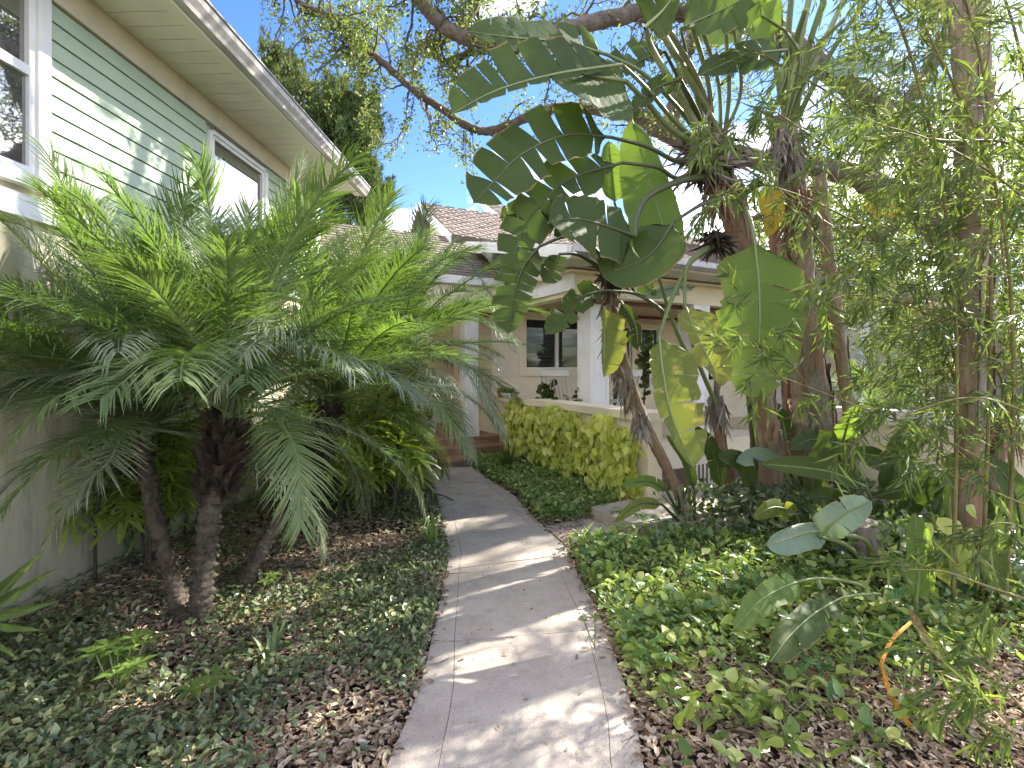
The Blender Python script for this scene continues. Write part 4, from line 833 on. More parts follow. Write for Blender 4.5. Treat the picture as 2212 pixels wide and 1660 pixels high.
paddle(t3, [(1424, 725, 3.4), (1432, 800, 3.3), (1452, 900, 3.2), (1500, 1015, 3.15)], .09, .25, 'blade_olive', nseg=6, tear=.05, fold=.1, var=.12, petiole=[(1550, 525, 3.75), (1490, 570, 3.65), (1450, 650, 3.5)], flap=.12)
paddle(t3, [(1493, 682, 3.9), (1530, 712, 3.9), (1562, 745, 3.85), (1588, 778, 3.8)], .06, .09, 'blade_blue', nseg=2, tear=.04, var=.9, petiole=[(1545, 870, 4.3), (1500, 760, 4.1)])
paddle(t3, [(1500, 620, 4.0), (1450, 622, 3.95), (1378, 642, 3.9)], .04, .09, 'blade_blue', nseg=3, tear=.05, var=.8)
# thick trunk at the centre right
t4 = thing('bird_of_paradise_plant', 'thickest paddle-leaved trunk with chevron sheaths and stalks fanning out at the top', 'plant', tuple(G(1790, 1090)), TG)
tr4 = sheath_trunk(t4, [G(1800, 1100), P(1795, 990, 4.9), P(1770, 860, 4.8), P(1745, 700, 4.7), P(1725, 520, 4.6), P(1705, 380, 4.5), P(1690, 250, 4.4)], .085, .12, 'sheath', True, 24)
sheath_trunk(t4, [G(1735, 1080), P(1740, 950, 5.0), P(1738, 850, 5.0), P(1728, 700, 4.95), P(1700, 520, 4.9)], .14, .10, 'sheath', True, 14)
sheath_trunk(t4, [G(1745, 1120), P(1770, 1050, 4.85), P(1800, 1010, 4.8)], .06, .06, 'sheath_rust', False, 4)
dry_tuft(t4, P(1700, 300, 4.3), 200, .16, .35, 1.0, 'sheath_grey'); dry_tuft(t4, P(1720, 420, 4.4), 120, .15, .35, 1.1, 'sheath_rust')
for (u2, v2), r_ in [((1715, -60), .02), ((1760, -60), .022), ((1800, -60), .02), ((1850, -60), .018), ((1900, -40), .016), ((1660, -60), .018), ((1740, 20), .02), ((1825, 40), .014)]:
    q = MB(); q.tube(smooth_pts([P(1695 + random.uniform(-25, 25), 290, 4.4), P((1700 + u2) / 2 - 8, 120, 4.1), P(u2, v2, 3.8)], 20), np.linspace(r_ * 1.6, r_, 20), 8); q.build('leaf_stalk', M[random.choice(['stalk_pale', 'petiole'])], t4, smooth=True)
paddle(t4, [(1696, 66, 3.6), (1640, 32, 3.5), (1600, 32, 3.45), (1556, 62, 3.4)], .14, .13, 'blade_light', nseg=3, tear=.05, fold=.3, var=.6, petiole=[(1700, 260, 4.3), (1725, 130, 3.9)], N0=(0, -1, -.6))
paddle(t4, [(1766, 152, 3.8), (1856, 130, 3.75), (1970, 145, 3.7)], .15, .05, 'blade_blue', nseg=2, tear=.04, fold=.2, var=.25, petiole=[(1700, 280, 4.3), (1730, 190, 4.0)])
paddle(t4, [(1660, 395, 4.2), (1668, 450, 4.2), (1655, 512, 4.2)], .09, .10, 'blade_yellow', nseg=3, tear=.05, var=.3, petiole=[(1700, 330, 4.4)])
paddle(t4, [(1870, 425, 4.3), (1900, 445, 4.3), (1960, 462, 4.3)], .09, .10, 'blade_yellow', nseg=3, tear=.05, var=.4)
paddle(t4, [(1790, 700, 4.7), (1740, 640, 4.6), (1700, 560, 4.5)], .12, .1, 'blade', nseg=4, var=.3)
paddle(t4, [(1450, -60, 4.2), (1540, 30, 4.1), (1600, 90, 4.0)], .2, .2, 'blade', nseg=3, var=.3); paddle(t4, [(1900, -80, 4.0), (1990, -10, 3.9), (2060, 60, 3.8)], .18, .2, 'blade_olive', nseg=4, var=.3)
paddle(t4, [(1800, 0, 4.4), (1870, -40, 4.4), (1990, -30, 4.4)], .2, .2, 'blade', nseg=4, var=.3)
sheath_trunk(t4, [G(1640, 1105), P(1628, 950, 5.1), P(1612, 750, 5.0), P(1606, 560, 4.9), P(1600, 400, 4.8)], .035, .04, 'petiole_dark', False, 4)
sheath_trunk(t4, [G(1845, 1095), P(1838, 950, 5.1), P(1815, 750, 5.0), P(1790, 560, 4.9), P(1770, 380, 4.8)], .05, .06, 'sheath', True, 10)
sheath_trunk(t4, [G(1690, 1100), P(1700, 900, 5.2), P(1690, 700, 5.1), P(1668, 480, 5.0)], .045, .05, 'sheath_rust', True, 8)
# right hand trunk
t5 = thing('bird_of_paradise_plant', 'tan paddle-leaved trunk at the right, wrapped by bamboo and ringed with sheaths', 'plant', tuple(G(2095, 1270)), TG)
sheath_trunk(t5, [G(2100, 1272), P(2092, 1150, 3.32), P(2096, 1000, 3.3), P(2100, 850, 3.3), P(2094, 650, 3.3), P(2100, 450, 3.3), P(2088, 200, 3.3), P(2080, -60, 3.3)], .062, .07, 'sheath', True, 26)
sheath_trunk(t5, [G(2150, 1255), P(2135, 1100, 3.5), P(2140, 900, 3.5), P(2128, 600, 3.5), P(2120, 300, 3.5), P(2120, -60, 3.5)], .05, .055, 'sheath', True, 14)
dry_tuft(t5, P(2060, 385, 3.3), 40, .06, .16, 1.0); dry_tuft(t5, P(2160, 900, 3.4), 90, .10, .25, 1.0, 'sheath_rust'); dry_tuft(t5, P(2100, 180, 3.3), 60, .08, .3, 1.2)
# low plants by the garden wall
t6 = thing('low_paddle_plant', 'low clump of glossy dark paddle leaves against the garden wall', 'plant', tuple(G(1900, 1170)))
bs = (1905, 1165, 4.2)
paddle(t6, [(1870, 1052, 3.7), (1800, 1022, 3.6), (1730, 1010, 3.5), (1645, 1003, 3.45)], .10, .10, 'blade', nseg=1, tear=0, fold=.15, petiole=[bs, (1890, 1100, 3.9)], var=.5, pmat='petiole')
paddle(t6, [(1927, 1072, 4.1), (1932, 1020, 4.1), (1948, 970, 4.1), (1966, 922, 4.1)], .12, .15, 'blade', nseg=1, tear=0, fold=.15, petiole=[bs, (1920, 1120, 4.15)], var=.1, pmat='petiole_dark')
paddle(t6, [(1925, 1010, 4.3), (1885, 985, 4.3), (1840, 975, 4.3)], .10, .12, 'blade', nseg=1, tear=0, petiole=[bs, (1935, 1060, 4.3)], var=.15)
paddle(t6, [(1995, 1075, 4.0), (1990, 1040, 4.0), (1992, 1000, 4.0)], .12, .10, 'blade_light', nseg=1, tear=0, petiole=[(1960, 1165, 4.1)], var=.1)
paddle(t6, [(2080, 1100, 3.9), (2010, 1070, 3.9), (1950, 1060, 3.9), (1880, 1075, 3.9)], .09, .08, 'blade', nseg=4, tear=.04, petiole=[(2070, 1190, 3.9)], var=.1)
paddle(t6, [(1835, 1010, 4.6), (1790, 960, 4.5), (1750, 950, 4.5), (1700, 975, 4.4)], .11, .1, 'blade', nseg=2, petiole=[(1850, 1130, 4.6)], var=.2)
paddle(t6, [(1690, 1010, 4.5), (1640, 985, 4.4), (1590, 1000, 4.3)], .1, .09, 'blade_blue', nseg=2, petiole=[(1740, 1110, 4.6)], var=.3)
paddle(t6, [(1700, 960, 4.9), (1685, 900, 4.9), (1640, 860, 4.8)], .1, .1, 'blade', nseg=3, petiole=[(1730, 1090, 4.9)], var=.3)
paddle(t6, [(1820, 960, 4.5), (1835, 905, 4.4), (1855, 870, 4.3)], .12, .12, 'blade_light', nseg=2, petiole=[(1830, 1100, 4.6)], var=.2)
paddle(t6, [(2120, 1190, 3.4), (2160, 1100, 3.4), (2190, 1010, 3.3)], .10, .12, 'blade', nseg=2, petiole=[(2140, 1260, 3.3)], var=.2)
paddle(t6, [(2165, 1300, 2.9), (2140, 1200, 2.9), (2160, 1110, 2.9)], .10, .07, 'blade', nseg=1, tear=0, petiole=[(2170, 1340, 2.95)], var=.3)
for bs_, pts_, w_, mt_, vr_ in [((1960, 1200, 3.9), [(1950, 1120, 3.85), (1985, 1060, 3.8), (2045, 1040, 3.75)], .11, 'blade', .2), ((2010, 1210, 3.8), [(2020, 1130, 3.8), (2040, 1060, 3.8), (2050, 980, 3.75)], .10, 'blade', .5), ((1840, 1180, 4.2), [(1830, 1120, 4.1), (1800, 1080, 4.0), (1745, 1070, 3.9)], .10, 'blade', .4),
    ((2180, 1200, 3.5), [(2170, 1130, 3.5), (2120, 1070, 3.45), (2060, 1075, 3.4)], .10, 'blade', .5), ((1760, 1150, 4.4), [(1750, 1080, 4.3), (1765, 1000, 4.3), (1800, 930, 4.3)], .12, 'blade', .3), ((1560, 1140, 4.6), [(1560, 1060, 4.5), (1540, 980, 4.5), (1500, 920, 4.4)], .10, 'blade', .2), ((1620, 1140, 4.6), [(1630, 1060, 4.5), (1600, 1000, 4.4), (1550, 985, 4.3)], .10, 'blade', .5),
    ((1480, 1140, 4.6), [(1440, 1060, 4.4), (1400, 1040, 4.3), (1340, 1050, 4.2)], .06, 'blade_light', .1), ((1480, 1140, 4.6), [(1430, 1090, 4.3), (1380, 1090, 4.2), (1325, 1130, 4.1)], .06, 'blade_olive', .1), ((1500, 1150, 4.5), [(1500, 1060, 4.5), (1480, 990, 4.5), (1440, 940, 4.5)], .06, 'blade', .4), ((2230, 1250, 3.2), [(2210, 1150, 3.2), (2190, 1060, 3.2), (2140, 990, 3.2)], .10, 'blade', .3), ((1870, 1200, 4.0), [(1850, 1150, 3.9), (1880, 1110, 3.85), (1950, 1110, 3.8)], .09, 'blade', .2)]:
    paddle(t6, pts_, w_, w_ * .9, mt_, nseg=random.choice([1, 1, 3]), tear=.04, fold=.15, petiole=[bs_], var=vr_, pmat='petiole_dark', flap=.1)
t7 = thing('low_paddle_plant', 'pair of broad waxy green leaves held low over the ground cover', 'plant', tuple(G(1860, 1235)))
paddle(t7, [(1790, 1152, 3.2), (1750, 1150, 3.15), (1700, 1165, 3.1), (1657, 1180, 3.05)], .075, .085, 'blade_blue', nseg=1, tear=0, fold=.1, petiole=[(1890, 1240, 3.5), (1870, 1170, 3.3)], var=.15)
paddle(t7, [(1772, 1160, 3.15), (1800, 1130, 3.1), (1840, 1102, 3.1), (1885, 1083, 3.1)], .10, .11, 'blade_blue', nseg=3, tear=.03, fold=.05, petiole=[(1890, 1240, 3.5), (1830, 1180, 3.3)], var=.35, N0=(0, -1, .9))
q = MB(); q.tube(smooth_pts([G(1905, 1245), P(1880, 1190, 3.5), P(1865, 1130, 3.5)], 12), .09, 12, wob=.2); q.build('stump', M['sheath_grey'], t7, smooth=True)
t8 = thing('paddle_seedling', 'bright yellow-green upright leaf with a curled brown leaf hanging from its base', 'plant', tuple(G(1975, 1330)))
paddle(t8, [(1978, 1300, 2.75), (1984, 1240, 2.72), (1980, 1170, 2.7), (1974, 1108, 2.7)], .085, .075, 'blade_light', nseg=1, tear=0, fold=.12, petiole=[(1975, 1345, 2.85)], var=.2, N0=(.15, -1, .1))
paddle(t8, [(1967, 1312, 2.6), (1975, 1350, 2.5), (2010, 1400, 2.4), (2067, 1472, 2.3)], .03, .035, 'blade_dry', nseg=2, tear=.03, fold=.9, var=.5, label='curled brown dead leaf')
t9 = thing('paddle_seedling', 'two broad torn green leaves lying over the ground cover', 'plant', tuple(G(1900, 1285)))
paddle(t9, [(1733, 1254, 2.75), (1690, 1270, 2.6), (1640, 1300, 2.5), (1583, 1362, 2.42)], .075, .075, 'blade_light', nseg=5, tear=.025, fold=.12, petiole=[(1890, 1290, 3.1), (1850, 1262, 3.0), (1780, 1250, 2.85)], var=.3, N0=(0, -1, .8), pr=.008)
paddle(t9, [(1816, 1292, 2.7), (1760, 1325, 2.5), (1710, 1370, 2.35), (1663, 1430, 2.25)], .085, .09, 'blade', nseg=4, tear=.02, fold=.05, petiole=[(1900, 1285, 3.0), (1860, 1285, 2.85)], var=.9, N0=(0, -1, .8), pr=.008)
paddle(t9, [(1722, 1112, 3.9), (1675, 1096, 3.8), (1625, 1118, 3.7)], .08, .07, 'blade_olive', nseg=2, tear=.03, petiole=[(1735, 1180, 4.0)], var=.1)
wl_ = thing('withered_leaf', 'orange withered stalk and leaf bent down to the leaf litter', 'leaf', tuple(G(1965, 1590)))
q = MB(); q.tube(smooth_pts([P(1967, 1345, 2.45), P(1925, 1385, 2.3), (P(1903, 1435, 2.15))], 16), np.linspace(.008, .008, 16), 6); q.build('stalk', M['orange'], wl_)
paddle(wl_, [(1903, 1435, 2.15), (1912, 1480, 2.08), (1935, 1530, 2.02), (1975, 1580, 1.99)], .026, .024, 'orange', nseg=1, tear=0, fold=.35, var=.5, name='leaf', pmat='orange', N0=(.6, -1, .3), pr=.005)
bl_ = thing('dead_leaf', 'large curled brown leaf lying on the ground cover', 'leaf', tuple(G(1755, 1475)))
paddle(bl_, [(1687, 1446, 2.40), (1735, 1465, 2.34), (1780, 1480, 2.30), (1825, 1500, 2.26)], .025, .05, 'blade_dry', nseg=1, tear=0, fold=.5, var=.3, N0=(0, -1, .9))
# strap leaved clumps
def strap(name, label, o, n, L, w, mat, cat='plant', spread=1.0, bend=1.0, group=None, taper=1):
    t = thing(name, label, cat, tuple(o), group); o = np.asarray(o, float)
    for q in range(n):
        az = random.uniform(0, 6.28); el = random.uniform(.5, 1.45) if spread >= 1 else random.uniform(1.1, 1.5); ln = L * random.uniform(.6, 1.1); pts = []; a = el; p = o + np.array((math.cos(az), math.sin(az), 0)) * .02
        for i in range(9):
            pts.append(p.copy()); p = p + ln / 8 * np.array((math.cos(az) * math.cos(a), math.sin(az) * math.cos(a), math.sin(a))); a -= bend * .14 * (1 + i * .25) * (1.6 - el)
        pts = np.array(pts); S = np.array((-math.sin(az), math.cos(az), 0)); ww = w * np.array((.6, .9, 1, 1, .95, .8, .6, .35, .03)) / 2
        V = np.concatenate([pts - S * ww[:, None], pts - Z * ww[:, None] * .35, pts + S * ww[:, None]]); F = [(i, i + 1, 9 + i + 1, 9 + i) for i in range(8)] + [(9 + i, 9 + i + 1, 18 + i + 1, 18 + i) for i in range(8)]
        m = MB(); m.add(V, F, random.random()); m.build('leaf', M[mat], t, smooth=True)
    return t
strap('iris_plant', 'clump of upright strap leaves between the steps and the leafy wall vine', G(1098, 1025), 26, .55, .022, 'blade', spread=.5, bend=.5)
strap('iris_plant', 'low strap-leaved tuft at the foot of the steps', G(1060, 1015), 14, .4, .016, 'palm_leaf', spread=1)
strap('spider_plant', 'pale striped spider plant in the ground cover, right of the stepping pad', G(1425, 1195), 26, .34, .011, 'blade_blue', group='spider plants in the right bed')
strap('spider_plant', 'pale striped spider plant below the thin brown trunk', G(1500, 1180), 24, .36, .011, 'blade_blue', group='spider plants in the right bed')
strap('spiky_plant', 'dark strap-leaved plant beside the stepping pad', G(1475, 1140), 30, .6, .020, 'blade', spread=.5, bend=1.1)
strap('strap_plant', 'thin bright blades standing at the left edge of the path', G(938, 1185), 6, .30, .022, 'blade_light', spread=.5, bend=.3)
strap('strap_plant', 'small arching seedling in the dark ground cover at the left', G(585, 1440), 9, .26, .022, 'palm_leaf', bend=1.2)
bp = thing('potted_bromeliad', 'grey pot with a grassy arching plant beside the entry column', 'planter', tuple(H((-.28, 8.4), -1.08, .28, FL)))
pot(H((-.28, 8.4), -1.08, .28, FL), .12, .27, 'pot_white', 'pot', bp); m = MB()
for q in range(22):
    az = random.uniform(0, 6.28); ln = random.uniform(.3, .6); c_ = H((-.28, 8.4), -1.08, .28, FL + .25); r_ = np.array((math.cos(az), math.sin(az), 0))
    pts = [c_, c_ + r_ * ln * .3 + Z * .25, c_ + r_ * ln * .7 + Z * .22, c_ + r_ * ln + Z * .02]; p9 = smooth_pts(pts, 9); S = np.cross(r_, Z); ww = .012 * np.array((.8, 1, 1, 1, .9, .8, .6, .4, .1))
    m.add(np.concatenate([p9 - S * ww[:, None], p9 + S * ww[:, None]]), [(i, i + 1, 10 + i, 9 + i) for i in range(8)], random.random())
m.build('foliage', M['palm_leaf'], bp, kind='stuff')
fp = thing('fan_palm', 'stiff fan palm blades reaching in at the lower left corner', 'palm', tuple(G(-60, 1400)))
for (u0, v0), (u1, v1) in [((-60, 1330), (95, 1190)), ((-60, 1340), (122, 1228)), ((-60, 1350), (128, 1298)), ((-60, 1350), (95, 1362)), ((-60, 1360), (38, 1424)), ((-60, 1335), (60, 1215))]:
    a_, b_ = P(u0, v0, 2.3), P(u1, v1, 2.1); X = b_ - a_; ln = np.linalg.norm(X); m = MB()
    m.scatter([(0, .3, 0), (0, 0, -.2), (0, -.3, 0), (.5, .5, 0), (.5, 0, -.3), (.5, -.5, 0), (1, .04, 0), (1, 0, -.03), (1, -.04, 0)], [(0, 1, 4, 3), (1, 2, 5, 4), (3, 4, 7, 6), (4, 5, 8, 7)], rotm(X[None], np.array([(0, -.3, 1.0)])), a_[None], np.array([[ln, .05, .05]]), .6)
    m.build('blade', M['palm_leaf'], fp)
# ------------------------------------------------------------------ live oak
oak = thing('live_oak', 'old live oak reaching over the garden with rough crooked limbs and small leaves', 'tree', (9.6, 9.6, 0))
def limb(pts, r, n=10, seg=40, name='limb', par=None, mat='oak_bark', wob=.14):
    p = smooth_pts([P(*q) if len(q) == 3 else q for q in pts], seg); m = MB(); rad = np.interp(np.linspace(0, 1, seg), np.linspace(0, 1, len(r)), r)
    p = p + rng.normal(0, 1, p.shape) * rad[:, None] * .07; m.tube(p, rad, n, wob=wob); m.build(name, M[mat], par or oak, smooth=True); return p
trunk_p = limb([(2190, 968, 9.6), (2165, 830, 9.6), (2120, 680, 9.5), (2060, 540, 9.4)], [.42, .36, .33, .30], 14, 30, 'trunk')
A1 = limb([(2060, 540, 9.4), (1990, 455, 9.2), (1865, 388, 9.0), (1760, 360, 8.9), (1640, 345, 8.7), (1520, 325, 8.5), (1440, 285, 8.4), (1385, 250, 8.2)], [.28, .24, .2, .18, .17, .17, .17, .15], seg=60)
A2 = limb([(1385, 250, 8.2), (1300, 238, 8.0), (1240, 232, 7.9), (1180, 238, 7.8), (1115, 265, 7.6), (1055, 284, 7.5), (1000, 268, 7.4), (950, 232, 7.3), (905, 205, 7.2), (860, 165, 7.1), (815, 125, 7.0), (770, 88, 6.9), (745, 45, 6.8), (700, 28, 6.7), (650, 5, 6.7), (600, -25, 6.7)], [.13, .10, .085, .075, .07, .065, .06, .058, .055, .052, .05, .045, .035, .03, .022, .015], seg=110)
A3 = limb([(2060, 540, 9.4), (1980, 330, 8.8), (1850, 200, 8.2), (1700, 90, 7.6), (1560, 35, 7.0), (1420, 25, 6.6), (1330, 38, 6.3), (1240, 60, 6.1), (1165, 92, 6.0), (1080, 92, 5.9), (1010, 82, 5.8), (965, 62, 5.7), (925, 25, 5.6), (880, -30, 5.5), (820, -120, 5.4)], [.26, .2, .16, .14, .12, .11, .10, .095, .095, .09, .09, .08, .075, .07, .06], seg=110, n=12)
A4 = limb([(1440, 285, 8.4), (1465, 200, 8.2), (1480, 130, 8.0), (1500, 40, 7.8), (1490, -60, 7.6)], [.15, .12, .11, .09, .08])
A5 = limb([(1120, 112, 6.1), (1060, 112, 6.3), (1000, 118, 6.4), (960, 132, 6.5), (920, 115, 6.6), (890, 100, 6.7)], [.035, .035, .032, .03, .022, .012], seg=30, n=7)
A6 = limb([(1015, 78, 5.8), (1000, 50, 5.9), (1030, 20, 6.0), (1035, -20, 6.1)], [.03, .025, .02, .015], seg=20, n=6)
A7 = limb([(1865, 388, 9.0), (1900, 300, 9.2), (1990, 180, 9.4), (2050, 60, 9.6), (2080, -80, 9.8)], [.18, .15, .13, .11, .09])
A8 = limb([(1700, 90, 7.6), (1620, -20, 7.6), (1500, -150, 7.4), (1300, -260, 7.2)], [.12, .1, .08, .05])
A9 = limb([(1985, 455, 9.2), (1880, 510, 9.6), (1780, 480, 10.0), (1690, 455, 10.2), (1600, 480, 10.4)], [.15, .13, .1, .07, .04])
A10 = limb([(2060, 540, 9.4), (2300, 350, 9.0), (2600, 200, 8.6), (2900, 100, 8.2)], [.22, .18, .13, .08])  # this limb and those below: crown out of view, put in for its shade
A11 = limb([(2300, 350, 9.0), (2350, 50, 8.2), (2250, -250, 7.4), (2100, -500, 6.8)], [.18, .14, .1, .06])
A12 = limb([(1560, 35, 7.0), (1500, -120, 6.4), (1380, -330, 5.8), (1200, -550, 5.2)], [.1, .09, .07, .04])
tw = MB(); lv = MB()
OL_V = np.array([(0, 0, 0), (.35, .24, .04), (.8, .2, .02), (1, 0, -.03), (.8, -.2, .02), (.35, -.24, .04)]); OL_F = [(0, 1, 2, 3), (0, 3, 4, 5)]
def leaves_on(p, n, L=.055, spread=.05):
    i = (len(p) * rng.random(n) ** .7).astype(int); pos = p[i] + rng.normal(0, spread, (n, 3)); lv.scatter(OL_V, OL_F, rotm(rdir(n) + np.array((0, 0, -.15)), rdir(n)), pos, L * (.6 + .7 * rng.random(n)), np.clip(rng.beta(2, 2.2, n) + .25 * (rng.random() - .5), 0, 1))
def twig(start, d, L, lvl, r, nleaf, kink=.35):
    p = [np.asarray(start, float)]; d = d / np.linalg.norm(d); n = 7
    for i in range(n):
        d = d + rng.normal(0, kink, 3); d[2] -= .02; d /= np.linalg.norm(d); p.append(p[-1] + d * L / n)
    p = np.array(p); tw.tube(p, np.linspace(r, r * .35, n + 1), 4 if lvl else 5, cap=False)
    if lvl > 0:
        for q in range(4):
            i = random.randint(2, n); dd = p[i] - p[i - 1]; dd = dd / np.linalg.norm(dd) + rng.normal(0, .7, 3); twig(p[i], dd, L * .5, lvl - 1, r * .45, nleaf, kink)
    else: leaves_on(p, nleaf)
    if lvl == 1: leaves_on(p[3:], nleaf // 2)
def along(p, n, L, nleaf, f0=0., f1=1., bias=(0, 0, 0), lvl=1, r=.018):
    for q in range(n):
        i = int(len(p) * (f0 + (f1 - f0) * rng.random())); i = min(len(p) - 1, i); d = rng.normal(0, 1, 3) + np.asarray(bias); twig(p[i], d, L * random.uniform(.5, 1.2), lvl, r, nleaf)
along(A2, 32, 1.0, 32, .52, 1.0, (0, 0, .2)); along(A2, 16, .6, 20, .45, 1.0, (0, 0, -.6)); along(A2, 8, .8, 16, .05, .5, (0, 0, .5))
along(A3, 20, .8, 30, .5, 1, (-.3, .4, .3)); along(A3, 34, 1.3, 34, .05, .5, (0, .5, .5)); along(A4, 9, 1.2, 24, .1, 1, (0, .2, 0)); along(A5, 14, .6, 32, .2, 1); along(A6, 8, .6, 20, .3, 1)
along(A1, 34, 1.4, 32, .05, .95, (0, .3, .2)); along(A7, 56, 1.6, 38, .05, 1, (.1, .2, 0)); along(A8, 8, 1.5, 36, .2, 1, (0, 0, 0)); along(A9, 40, 1.4, 38, .1, 1, (0, .3, .1)); along(A10, 24, 1.8, 40, .1, 1); along(A11, 16, 1.7, 38, .2, 1); along(A12, 10, 1.3, 30, .3, 1, (.3, 0, 0))
# hanging sprays
for (u, v, d) in [(1003, 275, 7.4), (1000, 282, 7.4), (962, 250, 7.3), (950, 245, 7.3), (880, 200, 7.1), (895, 205, 7.1), (1008, 290, 7.4), (1020, 282, 7.4)]:
    twig(P(u, v, d), np.array((0, 0, -1.)), .55, 0, .007, 60, .12)
tw.build('twigs', M['twig'], oak, kind='stuff'); lv.build('foliage', M['oak_leaf'], oak, kind='stuff')
# ------------------------------------------------------------------ juniper behind the roof
jn = thing('juniper_tree', 'dark juniper with pointed leaders rising behind the green house roof', 'tree', (-6.2, 14.5, 0))
JD = 13.5
limb([(700, 700, JD), (712, 500, JD), (705, 380, JD), (680, 250, JD), (640, 150, JD)], [.2, .17, .13, .08, .03], par=jn, name='trunk', seg=30)
jl = [((705, 385), (760, 320), (815, 250)), ((700, 360), (650, 300), (600, 200), (586, 90)), ((712, 400), (770, 370), (800, 360)), ((690, 300), (720, 230), (735, 190)), ((640, 290), (590, 270), (560, 180)), ((715, 420), (775, 440), (830, 400)), ((680, 280), (640, 200), (622, 120)), ((700, 350), (780, 270), (790, 210)), ((600, 300), (575, 350), (560, 300))]
jt = []
for L_ in jl: jt.append(limb([(u, v, JD + random.uniform(-.8, .8)) for u, v in L_], [.08, .05, .02], 7, 24, par=jn))
nb = MB()
for p in jt:
    for q in range(95):
        i = min(23, int(24 * (.15 + .85 * rng.random()))); c = p[i] - Z * .35 + rng.normal(0, .36, 3) * (1.1 - .75 * i / 24); up_ = np.array((0, 0, 1.0)) + rng.normal(0, .28, 3); up_ /= np.linalg.norm(up_)
        n = 90; s = rng.random(n); hgt = .48 * (.6 + .6 * rng.random()); rad = .17 * (1 - s) + .02; pos = c + up_ * (s * hgt)[:, None] + rdir(n) * rad[:, None]
        X = up_ + rdir(n) * .7; nb.scatter([(0, .5, 0), (0, -.5, 0), (1, 0, 0)], [(0, 1, 2)], rotm(X, rdir(n)), pos, np.stack([.12 + .06 * rng.random(n), np.full(n, .035), np.full(n, 1.)], -1), np.clip(rng.random() * .6 + rng.random(n) * .4, 0, 1))
nb.build('foliage', M['juniper_leaf'], jn, kind='stuff')
# ------------------------------------------------------------------ trees closing the view behind the house on the right
bgd = [('background_tree', 'broad leafy tree behind the right end of the porch house', (11.5, 17, 0), 5.2, 3.8), ('background_tree', 'rounded tree behind the bamboo, farthest right', (17.5, 14, 0), 5.2, 4.2), ('background_tree', 'tree behind the middle of the porch house roof', (7.5, 21, 0), 4.0, 3.0), ('background_tree', 'tall leafy tree beyond the garden wall', (14, 9, 0), 4.0, 3.4)]
for nm, lb, (x, y, _), h, r in bgd:
    t = thing(nm, lb, 'tree', (x, y, 0), 'trees behind the porch house'); m = MB(); tops = []
    m.tube(smooth_pts([(x, y, -.1), (x + .2, y, h * .4), (x, y + .1, h * .7)], 14), np.linspace(.25, .15, 14), 9, wob=.2); m.build('trunk', M['oak_bark'], t, smooth=True); f = MB()
    for q in range(95):
        d = rdir(1)[0]; c = np.array((x, y, h)) + d * r * (.35 + .65 * rng.random()) * (1, 1, .75); n = 260; f.scatter(OL_V, OL_F, rotm(rdir(n), rdir(n)), c + rng.normal(0, r * .17, (n, 3)), .13 * (.6 + .7 * rng.random(n)), np.clip(rng.random() * .5 + rng.random(n) * .5, 0, 1))
    f.build('foliage', M['oak_leaf'], t, kind='stuff')
ar = thing('areca_palm', 'yellow-green feathery palm on the far side of the garden wall', 'palm', tuple(P(1990, 1000, 6.2)))
for q in range(22):
    me, bd = frond_meshes[random.choice([0, 1, 2, 4])]; az = q * 2.4; el = random.uniform(.5, 1.35)
    c = P(1960 + random.uniform(-60, 60), 980, 6.2); link('frond', me, ar, Matrix.Translation(Vector(c)) @ Matrix.Rotation(az, 4, 'Z') @ Matrix.Rotation(-el, 4, 'Y') @ Matrix.Rotation(random.uniform(-.5, .5), 4, 'X') @ Matrix.Scale(random.uniform(1, 1.4), 4))
# ------------------------------------------------------------------ bamboo
bm = thing('bamboo', 'feathery bamboo with thin culms spreading across the right side', 'bamboo', tuple(G(2150, 1300)))
BL_V = np.array([(0, 0, 0), (.18, .5, .02), (.55, .4, .0), (1, 0, -.12), (.55, -.4, .0), (.18, -.5, .02)]); BL_F = [(0, 1, 2, 3), (0, 3, 4, 5)]
bleaf = []     # (pos, R, scale)
bt = MB()
def bspray(p, n, L=.11, spread=.5):
    T = np.gradient(p, axis=0); i = (len(p) * (.25 + .75 * rng.random(n))).astype(int).clip(0, len(p) - 1); X = T[i] / np.linalg.norm(T[i], axis=1)[:, None] + rdir(n) * .85; X[:, 2] -= .22
    Y = rdir(n); Y[:, 2] *= .4; R = rotm(X, Y); pos = p[i] + rng.normal(0, .006, (n, 3)); s = L * (.55 + .8 * rng.random(n)); bleaf.append((pos, R, np.stack([s, .0095 + .006 * rng.random(n), s], -1)))
def bbranch(start, d, L, nl, r=.0022, drop=.35, lf=.11):
    p = [np.asarray(start, float)]; d = d / np.linalg.norm(d)
    for i in range(8): d = d + rng.normal(0, .07, 3); d[2] -= drop * .06 * (i + 1); d /= np.linalg.norm(d); p.append(p[-1] + d * L / 8)
    p = np.array(p); bt.tube(p, np.linspace(r, r * .4, 9), 4, cap=False)
    for q in range(3):
        i = random.randint(2, 7); dd = d + rng.normal(0, .5, 3); q2 = np.array([p[i] + dd / np.linalg.norm(dd) * L * .28 * f for f in np.linspace(0, 1, 5)]); q2[:, 2] -= np.linspace(0, 1, 5) ** 2 * .03; bt.tube(q2, r * .4, 3, cap=False); bspray(q2, nl // 4, lf)
    bspray(p, nl // 2, lf)
